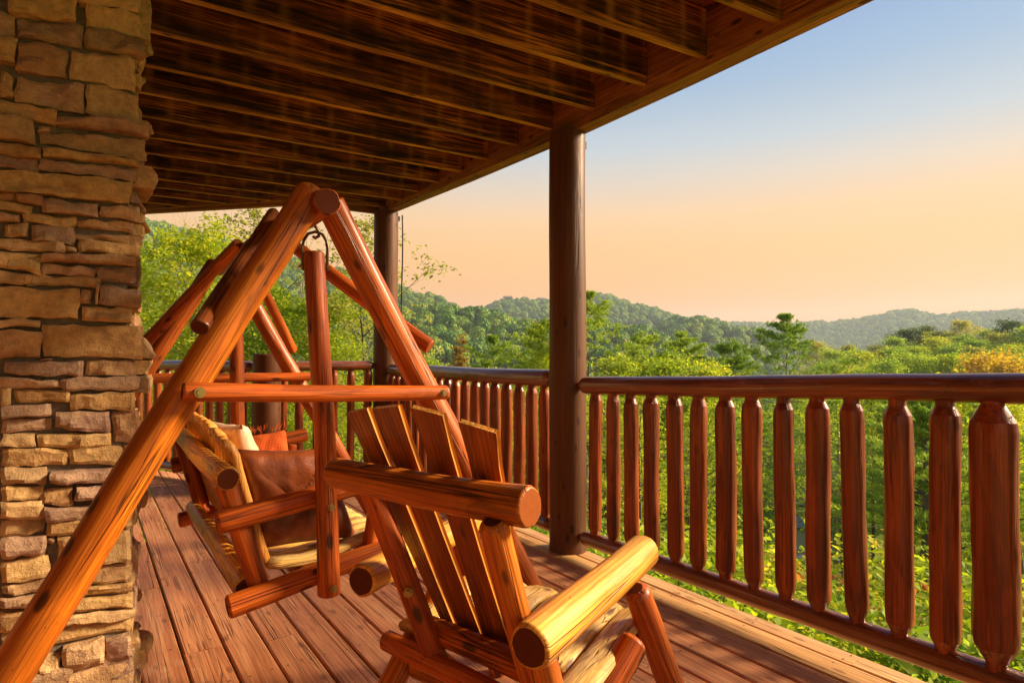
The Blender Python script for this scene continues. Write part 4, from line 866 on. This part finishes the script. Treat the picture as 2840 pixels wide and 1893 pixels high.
# big open-crowned trees left of the far post
bl = [broadleaf(11, 10, 1.2, 3.0, 19000, .115, 'leaf_lime', 'pale_bark', 34, .10, spread=.24), broadleaf(12, 10, .8, 2.6, 15000, .115, 'leaf_lime', 'bark', 30, .09, spread=.24), broadleaf(13, 10, 1.5, 2.8, 7500, .10, 'leaf_olive', 'bark', 24, .09, spread=.16)]
topped('broadleaf_tree', bl[0], 10, 1.65, 13.0, 3.55, 'yellow green tree right beside the stone column, its top just below the roof edge')
topped('broadleaf_tree', bl[1], 10, 2.9, 12.2, 2.6, 'light green leafy tree seen through the legs of the swing frame')
topped('broadleaf_tree', bl[0], 10, 3.9, 12.0, 2.3, 'light green tree directly left of the far corner post', rz=2.0)
topped('broadleaf_tree', bl[2], 10, 3.3, 14.2, 4.6, 'sparse tall tree with dark leaf clusters against the sky behind the swing')
topped('broadleaf_tree', bl[2], 10, 4.75, 12.0, 4.0, 'open twiggy tree whose leaf clusters show on both sides of the far corner post', rz=1.2)
topped('broadleaf_tree', bl[1], 10, .9, 16.5, 3.6, 'yellow green tree farther back beside the stone column', rz=3.3)
topped('broadleaf_tree', bl[1], 10, 2.2, 18.5, 2.8, 'leafy tree farther back behind the swing ridge', rz=5.0)
topped('broadleaf_tree', bl[0], 10, 5.2, 16.0, 1.2, 'rounded yellow green tree below the far end of the left railing', rz=4.0)
def bare(seed, H):
    rn = random.Random(seed); segs = []
    def grow(p, d, L, r, n):
        q = p + d * L; segs.append((p, q, r, r * .65))
        if n == 0: return
        for _ in range(rn.choice((2, 3))): grow(p.lerp(q, rn.uniform(.5, 1)), (d + Vector((rn.gauss(0, .4), rn.gauss(0, .4), rn.gauss(.15, .2)))).normalized(), L * rn.uniform(.55, .8), r * .55, n - 1)
    grow(Vector((0, 0, -.5)), Vector((0, 0, 1)), H * .45, .06, 5); return (branches(segs, M['pale_bark'], 4),)
ba = bare(3, 10)
for x, y, zt, lb in ((2.45, 14.0, 4.6, 'bare leafless tree, thin twigs against the sky, left one'), (3.0, 13.6, 4.8, 'bare leafless tree, thin twigs against the sky, right one')):
    topped('bare_tree', ba, 9.2, x, y, zt, lb, parts=('branches',))
pt = broadleaf(31, 10, 5.5, 1.6, 3500, .1, 'leaf_lime', 'pale_bark', 12, .16)
topped('pale_trunk_tree', pt, 10, 2.95, 13.9, 3.0, 'tree with a thick pale grey trunk seen between the swing legs')

# pines and other single trees over the right railing
pn = [pine(21, 14, 3, 9.5, 'needle', 9, .19, irregular=.12, lean=.008), pine(22, 13, 4, 7.0, 'needle', 8, .19, lean=.06, irregular=.55), pine(23, 12, 5, 5.6, 'needle', 8, .19, lean=.1, irregular=.75)]
pg = pine(24, 12, 3, 2.8, 'needle_gold', 6, .18, irregular=.7, dens=.8)
topped('pine_tree', pn[0], 14, 30.5, 17.9, 3.35, 'large pyramid shaped pine, the tallest tree above the right railing', rz=.6)
topped('pine_tree', pn[1], 13, 25.5, 18.7, 2.0, 'small open pine just left of the tall pyramid pine')
topped('pine_tree', pn[1], 13, 21.6, 19.2, 2.35, 'flat topped pine over the railing, right of the middle post', rz=2.2)
topped('pine_tree', pn[0], 14, 24.0, 19.6, 2.35, 'slim pine standing between the flat topped pine and the small one', rz=4.0)
topped('pine_tree', pn[0], 14, 15.1, 16.5, 3.5, 'pine half hidden behind the middle post, branches on its right side', rz=1.1)
topped('pine_tree', pn[2], 12, 14.3, 20.4, 1.95, 'crooked dark pine with tufted top, left of the middle post', rz=2.6)
topped('pine_tree', pn[2], 12, 12.2, 20.2, 1.0, 'low crooked pine reaching left beside the yellowing one', rz=5.6)
topped('pine_tree', pg, 12, 14.6, 24.6, 2.25, 'sparse yellowing pine in front of the forested hill')
yt = broadleaf(41, 10, 2.0, 1.3, 9000, .13, 'leaf_lime', 'bark', 22, .08, spread=.5)
topped('young_tree', yt, 10, 13.3, 17.4, 2.55, 'slender bright yellow green tree just left of the middle post')
topped('young_tree', yt, 10, 14.9, 18.6, 1.3, 'lower bright yellow green tree touching the left edge of the middle post')
md = [broadleaf(51, 12, 2.5, 3.6, 9000, .21, 'leaf_lime', 'bark', 22, .14), broadleaf(52, 12, 3, 3.4, 9000, .21, 'leaf_green', 'bark', 22, .14), broadleaf(53, 12, 4, 3.0, 7000, .21, 'leaf_olive', 'bark', 20, .13), broadleaf(54, 12, 2.5, 3.4, 8000, .21, 'leaf_gold', 'bark', 20, .14), broadleaf(55, 12, 3, 3.6, 9000, .21, 'leaf_dark', 'bark', 22, .14)]
for x, y, zt, lb in ((18.2, 18.0, 1.0, 'bright yellow tree low over the railing next to the middle post'), (20.4, 17.4, .95, 'bright yellow tree low over the railing, under the flat topped pine'), (22.6, 17.2, .75, 'bright yellow tree low over the railing, under the slim pine'), (17.0, 16.2, .1, 'yellow green treetop seen between the balusters by the middle post')):
    topped('yellow_tree', md[0], 12, x, y, zt, lb)
topped('golden_tree', md[3], 12, 70, 21.5, 1.0, 'golden orange tree at the right edge of the picture above the railing')
topped('golden_tree', md[3], 12, 64, 17.0, .6, 'second golden tree, cut by the right edge of the picture', rz=2)
# tree pair with leaning trunks seen between the balusters at the right
lt = pine(61, 11, 5.0, 4.0, 'needle', 6, .30, lean=.0, irregular=.7, dens=.9, tr=.34)
for x, y, s, a_, lb in ((15.6, 6.05, .52, .16, 'left one of two leaning pine trunks seen low between the right balusters'), (16.1, 6.15, .48, .10, 'right one of two leaning pine trunks seen low between the right balusters')):
    t = tree('pine_tree', lt, x, y, s, lb, rz=0.3); t.matrix_basis = Matrix.Translation((x, y, gz(x, y))) @ Matrix.Rotation(a_, 4, 'Y') @ Matrix.Diagonal((s, s, s, 1))

# the wood on the slope below the deck: every tree an individual
rt = random.Random(99); pool = [(pine(71, 13, 4, 3.6, 'needle', 6, .19, irregular=.5), 'pine_tree', 13), (pine(72, 13, 5, 3.4, 'needle', 5, .19, irregular=.7, lean=.05), 'pine_tree', 13), (md[0], 'broadleaf_tree', 12), (md[0], 'broadleaf_tree', 12), (md[2], 'broadleaf_tree', 12), (md[0], 'broadleaf_tree', 12), (md[1], 'broadleaf_tree', 12)]
LBL = {'pine_tree': ('open branched pine on the slope seen between the balusters', 'pines on the slope below the deck'), 'broadleaf_tree': ('light green broadleaf tree on the slope below the deck', 'broadleaf trees on the slope below the deck')}
sparse = [broadleaf(91, 12, 4.5, 2.6, 3000, .15, 'leaf_lime', 'pale_bark', 26, .15, spread=.16, lean=.05), broadleaf(92, 12, 5.5, 2.4, 2300, .15, 'leaf_lime', 'bark', 24, .15, spread=.16, lean=.08), pine(93, 12, 4.5, 2.8, 'needle', 3, .2, irregular=.8, lean=.03, dens=.8, tr=.16, bark='pale_bark')]
placed = []
for i in range(54):
    az = 27 + i * 1.04 + rt.uniform(-.5, .5); r = rt.uniform(13, 36)
    if abs(az - 57.66) * r * .01745 < 1.3: continue
    x, y = r * math.sin(math.radians(az)), r * math.cos(math.radians(az)); g = gz(x, y); zt = 1.2 + r * (-.04 - rt.uniform(0, .05)); k = i % 3; wh = where(x, y)
    tree('slender_tree', sparse[k], x, y, (zt - g) / 12, ('nearer' if r < 21 else 'farther') + ' thin trunked ' + ['pale', 'dark', 'pine'][k] + ' tree in the ' + wh, 'tree', 'slender trees right below the deck', rz=i * 1.9, sz=(zt - g) / 12)
placed += [(30.5, 17.9), (25.5, 18.7), (15.8, 6.1), (21.6, 19.2)]
tries = 0; cnt = 0
while cnt < 105 and tries < 6000:
    tries += 1; az = rt.uniform(-4, 82); r = 15 + 75 * rt.random() ** .8
    x, y = r * math.sin(math.radians(az)), r * math.cos(math.radians(az)); sp = 2.4 + r * .05
    if any((x - a_) ** 2 + (y - b_) ** 2 < sp * sp for a_, b_ in placed): continue
    if abs(az - 57.66) * r * .01745 < 2.3 and r < 62: continue                       # the gap in which the blue grey roof shows
    if r < 34 and rt.random() < .72: continue
    pr, nm, H = rt.choice(pool); lim = -.035 if az > 28 else .03                              # slope of the sight line over the treetops
    zt = 1.2 + r * (lim + rt.uniform(-.10, 0)); g = gz(x, y); s = min((zt - g) / H, 1.25)
    if s < .35: continue
    dist_ = 'near' if r < 32 else ('farthest' if r > 75 else ('far' if r > 58 else ('middle' if r > 44 else 'fairly near'))); wh = where(x, y); col_ = {id(md[0]): 'yellow green broadleaf tree', id(md[1]): 'green broadleaf tree', id(md[2]): 'olive broadleaf tree'}.get(id(pr), 'open branched pine')
    tree(nm, pr, x, y, s, dist_ + ' ' + col_ + (' in the ' if ' gap' in wh else ' ') + wh, 'tree', LBL[nm][1], rz=rt.uniform(0, 6.28)); placed.append((x, y)); cnt += 1
# crowns of the near wooded rise at the right, above the railing
E_T = [(62.0, 110, .018, 2), (63.2, 100, .005, 1), (64.2, 118, .012, 3), (65.2, 100, .001, 0), (66.2, 122, .012, 2), (67.3, 95, .006, 1), (68.3, 128, .034, 4), (69.3, 130, .037, 4), (70.2, 118, .022, 0), (71.1, 132, .030, 2), (72.0, 128, .044, 2), (72.9, 112, .018, 1), (73.6, 130, .026, 4), (74.6, 125, .042, 4), (75.4, 118, .034, 1), (76.5, 120, .03, 1),
       (63.6, 80, -.018, 2), (65.0, 78, -.022, 0), (66.6, 76, -.012, 1), (68.0, 84, -.002, 0), (69.6, 82, -.006, 1), (71.0, 80, -.004, 0), (72.4, 82, -.006, 0), (73.8, 88, .002, 1), (60.6, 100, -.03, 2), (59.4, 110, -.04, 1),
       (67.9, 120, .022, 1), (69.8, 126, .030, 2), (71.6, 122, .024, 1), (73.2, 124, .030, 1), (74.1, 118, .026, 2), (66.8, 112, .008, 2), (64.8, 112, .004, 1), (70.8, 104, .010, 1), (72.8, 100, .008, 2), (74.8, 100, .010, 0), (68.8, 104, .008, 0), (62.8, 90, -.014, 1)]
for i, (az, r, s_, k) in enumerate(E_T):
    x, y = r * math.sin(math.radians(az)), r * math.cos(math.radians(az)); g = gz(x, y); zt = 1.2 + s_ * r; H = max(zt - g, 6)
    w_ = 1.12
    t = tree('broadleaf_tree', md[k if k != 3 else 2], x, y, 1, ('upper ' if i < 16 else 'lower ') + ['bright yellow green', 'mid green', 'olive', 'brownish olive', 'dark green'][k] + ' rounded treetop over the ' + where(x, y), 'tree', 'treetops on the rise at the right', rz=i * 1.3, z=zt - 12 * 1.05)
    t.matrix_basis = Matrix.Translation((x, y, zt - 12 * .98)) @ Matrix.Rotation(i * 1.3, 4, 'Z') @ Matrix.Diagonal((w_, w_, 1, 1))

# bushes right below the railing
def bush(seed, n, size, mat, R=1.0, H=1.1):
    rg = np.random.default_rng(seed); c = rg.normal(size=(26, 3)) * np.array([R * .42, R * .42, H * .25]) + np.array([0, 0, H * .45]); k = rg.integers(0, 26, n)
    P = c[k] + rg.normal(size=(n, 3)) * np.array([.17, .17, .12]) * R; P[:, 2] = np.abs(P[:, 2]); segs = [(Vector((0, 0, -.1)), Vector(q), .012, .004) for q in c]
    return branches(segs, M['bark'], 4), leaves_mesh('leaves', P, size, M[mat], seed, .8, .75)
bs = [bush(81, 2600, .075, 'leaf_lime'), bush(82, 2600, .07, 'leaf_green'), bush(83, 2000, .07, 'berry'), bush(84, 2600, .085, 'leaf_lime', 1.2, 1.6)]
BL = ['bright yellow green bush on the slope below the railing', 'mid green bush on the slope below the railing', 'bush with yellow and reddish autumn leaves below the railing', 'tall bright yellow green bush below the railing']
placed = []; tries = 0; cnt = 0
while cnt < 95 and tries < 9000:
    tries += 1; az = rt.uniform(-2, 86); r = 4.6 + 9 * rt.random() ** .9; x, y = r * math.sin(math.radians(az)), r * math.cos(math.radians(az))
    if x < 3.4 and y < 6.6 + max(0, 1.4 - x) * 2: continue
    if any((x - a_) ** 2 + (y - b_) ** 2 < .95 ** 2 for a_, b_ in placed): continue
    k = rt.choice((0, 0, 1, 3, 3, 2)) if az > 35 else rt.choice((0, 1, 3)); s = rt.uniform(.8, 1.3) * (1 + r * .02)
    wh = where(x, y); nf = 'close' if r < 9 else 'farther'
    tree('bush', bs[k], x, y, s, nf + ' ' + ['yellow green', 'mid green', 'reddish autumn', 'tall lime green'][k] + ' bush ' + ('low in the ' if ' gap' in wh else '') + wh, 'bush', BL[k].split(' below')[0].split(' on the')[0].replace('bush', 'bushes') + ' below the railing', rz=rt.uniform(0, 6.28), parts=('stems', 'leaves')); placed.append((x, y)); cnt += 1
# leafy ground cover between them
rg = np.random.default_rng(7); n = 60000; az = rg.uniform(-5, 90, n); r = 3.5 + 26 * rg.random(n) ** .8; x = r * np.sin(np.radians(az)); y = r * np.cos(np.radians(az)); ok = (x > 2.9) | (y > 7.5); az, r, x, y = az[ok], r[ok], x[ok], y[ok]
tag(put('ground_cover', leaves_mesh('ground_cover', np.stack([x, y, terrain(az, r) + rg.uniform(.02, .35, len(x))], 1), .10, M['leaf_green'], 5, 1.0, .7)), 'low leafy undergrowth covering the slope', kind='stuff')

# ------------------------------------------------------------------ far forest: one mass
src = bpy.data.collections.new("forest kinds")
def far_crown(seed, n, size, H=10, R=4.2, con=False):
    rg = np.random.default_rng(seed); d = rg.normal(size=(n, 3)); d /= np.linalg.norm(d, axis=1)[:, None]; lob = rg.normal(size=(9, 3)); lob /= np.linalg.norm(lob, axis=1)[:, None]
    k = (1 - .35 + .38 * np.max(d @ lob.T, axis=1))[:, None] * rg.uniform(.82, 1.05, (n, 1)); P = d * k * np.array([R, R, H * .42]) + np.array([0, 0, H * .52])
    if con: u = rg.random(n); a = rg.uniform(0, 6.28, n); P = np.stack([np.cos(a) * R * .6 * (1 - u) ** .8 * rg.uniform(.5, 1.1, n), np.sin(a) * R * .6 * (1 - u) ** .8 * rg.uniform(.5, 1.1, n), 1 + u * H * 1.05], 1); d = np.stack([np.cos(a), np.sin(a), .5 + 0 * a], 1)
    a_ = np.cross(d, rg.normal(size=(n, 3))); a_ /= np.linalg.norm(a_, axis=1)[:, None]; nn_ = d + rg.normal(size=(n, 3)) * .45; b = np.cross(nn_, a_); b /= np.linalg.norm(b, axis=1)[:, None]
    s = size * rg.uniform(.6, 1.3, (n, 1)); V = np.stack([P - a_ * s, P + b * s * .8, P + a_ * s, P - b * s * .8], 1).reshape(-1, 3)
    o = bpy.data.objects.new('far tree kind', mesh('far_tree', V, np.arange(n * 4).reshape(-1, 4), M['far_leaf'], None, False)); src.objects.link(o)
for k in range(3): far_crown(100 + k, 800, .48)
far_crown(104, 500, .5, 12, 3.6, True)
rg = np.random.default_rng(3)
def ring(r0, r1, sp, s0):
    A = math.radians(108) * (r1 * r1 - r0 * r0) / 2; n = int(A / sp ** 2); r = np.sqrt(rg.uniform(r0 * r0, r1 * r1, n)); az = rg.uniform(-12, 96, n); return np.stack([az, r, np.full(n, s0)], 1)
T = np.concatenate([ring(85, 240, 5.6, .78), ring(240, 520, 6.6, .95), ring(520, 1000, 8.2, 1.1), ring(1000, 1700, 10, 1.15)])
az, r, s0 = T.T; keep = ~((az > 57) & (az < 80) & (r < 135) & (r > 70)); az, r, s0 = az[keep], r[keep], s0[keep]; z = terrain(az, r)
# leave out trees on slopes that hills hide from the whole deck
hor = {}
gr = np.geomspace(60, 1700, 200)
ga = np.arange(-14, 99, 1.0); ZZ = np.array([(terrain(np.full(200, a_), gr) - 1.2) / gr for a_ in ga]); CM = np.maximum.accumulate(ZZ, axis=1)
ia = np.clip(np.round(az + 14).astype(int), 0, len(ga) - 1); ir = np.clip(np.searchsorted(gr, r) - 2, 0, 199)
vis = (z + 14 - 1.2) / r > CM[ia, ir] - .004; az, r, s0, z = az[vis], r[vis], s0[vis], z[vis]
n = len(r); x = r * np.sin(np.radians(az)); y = r * np.cos(np.radians(az))
lowm = np.zeros(n, bool)
sc = s0 * rg.uniform(.7, 1.25, n)
# the treetops stay under the sight line that the ridges set
me = bpy.data.meshes.new('forest points'); me.vertices.add(n); me.vertices.foreach_set('co', np.stack([x, y, z - .8], 1).astype(np.float32).ravel())
for nm, arr, ty in (('sc', sc, 'FLOAT'), ('rz', rg.uniform(0, 6.28, n), 'FLOAT'), ('ix', rg.choice([0, 1, 2, 3], n, p=[.34, .34, .32, 0]), 'INT')):
    at = me.attributes.new(nm, ty, 'POINT'); at.data.foreach_set('value', arr.astype(np.float32 if ty == 'FLOAT' else np.int32))
me.update(); fo = bpy.data.objects.new('distant_forest', me); COL.objects.link(fo); tag(fo, 'mixed forest covering the hills across the valley', kind='stuff')
ng = bpy.data.node_groups.new('forest', 'GeometryNodeTree'); ng.interface.new_socket('Geometry', in_out='INPUT', socket_type='NodeSocketGeometry'); ng.interface.new_socket('Geometry', in_out='OUTPUT', socket_type='NodeSocketGeometry')
gi = ng.nodes.new('NodeGroupInput'); go = ng.nodes.new('NodeGroupOutput'); ip = ng.nodes.new('GeometryNodeInstanceOnPoints'); ci = ng.nodes.new('GeometryNodeCollectionInfo'); mp_ = ng.nodes.new('GeometryNodeMeshToPoints')
ci.inputs['Collection'].default_value = src; ci.inputs['Separate Children'].default_value = True; ci.inputs['Reset Children'].default_value = True; ip.inputs['Pick Instance'].default_value = True
def na_(nm, ty):
    q = ng.nodes.new('GeometryNodeInputNamedAttribute'); q.data_type = ty; q.inputs[0].default_value = nm; return q.outputs['Attribute']
cx = ng.nodes.new('ShaderNodeCombineXYZ'); ng.links.new(na_('rz', 'FLOAT'), cx.inputs[2]); e2r = ng.nodes.new('FunctionNodeEulerToRotation'); ng.links.new(cx.outputs[0], e2r.inputs[0])
ng.links.new(gi.outputs[0], mp_.inputs[0]); ng.links.new(mp_.outputs[0], ip.inputs['Points']); ng.links.new(ci.outputs[0], ip.inputs['Instance']); ng.links.new(na_('ix', 'INT'), ip.inputs['Instance Index'])
ng.links.new(e2r.outputs[0], ip.inputs['Rotation']); ng.links.new(na_('sc', 'FLOAT'), ip.inputs['Scale']); ng.links.new(ip.outputs[0], go.inputs[0])
fo.modifiers.new('forest', 'NODES').node_group = ng
print('far trees', n)

# ------------------------------------------------------------------ cabins
def cabin(x, y, z, w_, d_, h_, label, wall='cabin_wall', roof='cabin_roof', rz=0, group=None, win=3):
    t = empty('cabin', (x, y, z), label, 'house', group, rz=rz); B = WORLD[t.name]
    V = [(-w_ / 2, -d_ / 2, -3), (w_ / 2, -d_ / 2, -3), (w_ / 2, d_ / 2, -3), (-w_ / 2, d_ / 2, -3), (-w_ / 2, -d_ / 2, h_), (w_ / 2, -d_ / 2, h_), (w_ / 2, d_ / 2, h_), (-w_ / 2, d_ / 2, h_), (-w_ / 2, 0, h_ + d_ * .28), (w_ / 2, 0, h_ + d_ * .28)]
    put('wall', mesh('wall', V, [(0, 1, 5, 4), (1, 2, 6, 9, 5), (2, 3, 7, 6), (3, 0, 4, 8, 7)], M[wall], None, False), t, B)
    o = .5; k = d_ * .28 / (d_ / 2); hz = h_ + d_ * .28 + .12; e = hz - (d_ / 2 + o) * k
    V = []
    for dz in (0, .22):
        V += [(-w_ / 2 - o, -d_ / 2 - o, e + dz), (w_ / 2 + o, -d_ / 2 - o, e + dz), (w_ / 2 + o, 0, hz + dz), (-w_ / 2 - o, 0, hz + dz), (w_ / 2 + o, d_ / 2 + o, e + dz), (-w_ / 2 - o, d_ / 2 + o, e + dz)]
    put('roof', mesh('roof', V, [(3, 2, 1, 0), (5, 4, 2, 3), (6, 7, 8, 9), (9, 8, 10, 11), (0, 1, 7, 6), (1, 2, 8, 7), (2, 4, 10, 8), (4, 5, 11, 10), (5, 3, 9, 11), (3, 0, 6, 9)], M[roof], None, False), t, B)
    wm = None
    for i in range(win):
        a_ = -w_ / 2 + w_ * (i + .5) / win; b_ = min(.7, w_ / win * .3)
        V = [(a_ - b_, -d_ / 2 - .04, h_ * .35), (a_ + b_, -d_ / 2 - .04, h_ * .35), (a_ + b_, -d_ / 2 - .04, h_ * .8), (a_ - b_, -d_ / 2 - .04, h_ * .8)]; V += [(p[0], -d_ / 2 + .05, p[2]) for p in V]
        put('window', mesh('window', V, [(0, 1, 2, 3), (4, 0, 3, 7), (1, 5, 6, 2), (3, 2, 6, 7), (0, 4, 5, 1)], M['glass_dark'], None, False), t, B)
    V = [(-w_ / 2, -d_ / 2 - 2, .1), (w_ / 2, -d_ / 2 - 2, .1), (w_ / 2, -d_ / 2, .1), (-w_ / 2, -d_ / 2, .1)]; V += [(p[0], p[1], -.1) for p in V]
    put('porch', mesh('porch', V, [(0, 1, 2, 3), (7, 6, 5, 4), (0, 4, 5, 1), (1, 5, 6, 2)], M[wall], None, False), t, B)
    return t
def on_ridge(az, R, s, up_=0): return (R * math.sin(math.radians(az)), R * math.cos(math.radians(az)), 1.2 + s * R + up_)
for k, (az, R, s, w_, lb) in enumerate([(34.75, 872, .0868, 12, 'cabin on the left end of the distant ridge left of the middle post'), (37.9, 872, .0838, 10, 'small square cabin on the distant ridge, right next to the middle post'),
        (55.0, 1400, .0395, 15, 'reddish cabin on the far ridge left of the tall pine, leftmost of the row'), (56.55, 1400, .0385, 20, 'widest red cabin on the far ridge left of the tall pine'), (57.9, 1400, .0385, 16, 'cabin on the far ridge hidden partly by the tall pine'),
        (60.6, 1400, .0380, 12, 'cabin on the far ridge just right of the tall pine'), (61.9, 1400, .0375, 15, 'cabin on the far ridge, second right of the tall pine'), (63.05, 1400, .0395, 18, 'red cabin on the far ridge, third right of the tall pine'), (64.4, 1400, .0420, 20, 'red cabin with a wide roof on the far ridge, fourth right of the tall pine'), (73.5, 1400, .0485, 18, 'lone cabin on the far ridge near the right edge of the picture')]):
    x, y, z = on_ridge(az, R, s + .0045); cabin(x, y, z - 1, w_, 9, 5.5, lb, rz=-math.radians(az) + (.15 if k % 2 else -.1), roof='cabin_roof')
cabin(61.5, 38.9, -19.2, 12, 9, 2.8, 'house with a blue grey roof down in the valley, seen between two balusters', 'blue_wall', 'blue_roof', rz=-.5)

# ------------------------------------------------------------------ haze
hz = bpy.data.materials.new('valley haze'); hz.use_nodes = True; hz.node_tree.nodes.clear()
o_ = hz.node_tree.nodes.new('ShaderNodeOutputMaterial'); pv = hz.node_tree.nodes.new('ShaderNodeVolumePrincipled'); pv.inputs['Color'].default_value = (.74, .88, 1.0, 1); pv.inputs['Density'].default_value = .00028; pv.inputs['Anisotropy'].default_value = .2
hz.node_tree.links.new(pv.outputs[0], o_.inputs['Volume'])
if .00028 > 0:
    b = 2450; V = [(-b, -b, -60), (b, -b, -60), (b, b, -60), (-b, b, -60), (-b, -b, 190), (b, -b, 190), (b, b, 190), (-b, b, 190)]
    ho = put('haze', mesh('haze', V, [(3, 2, 1, 0), (4, 5, 6, 7), (0, 1, 5, 4), (1, 2, 6, 5), (2, 3, 7, 6), (3, 0, 4, 7)], hz, None, False)); tag(ho, kind='stuff')
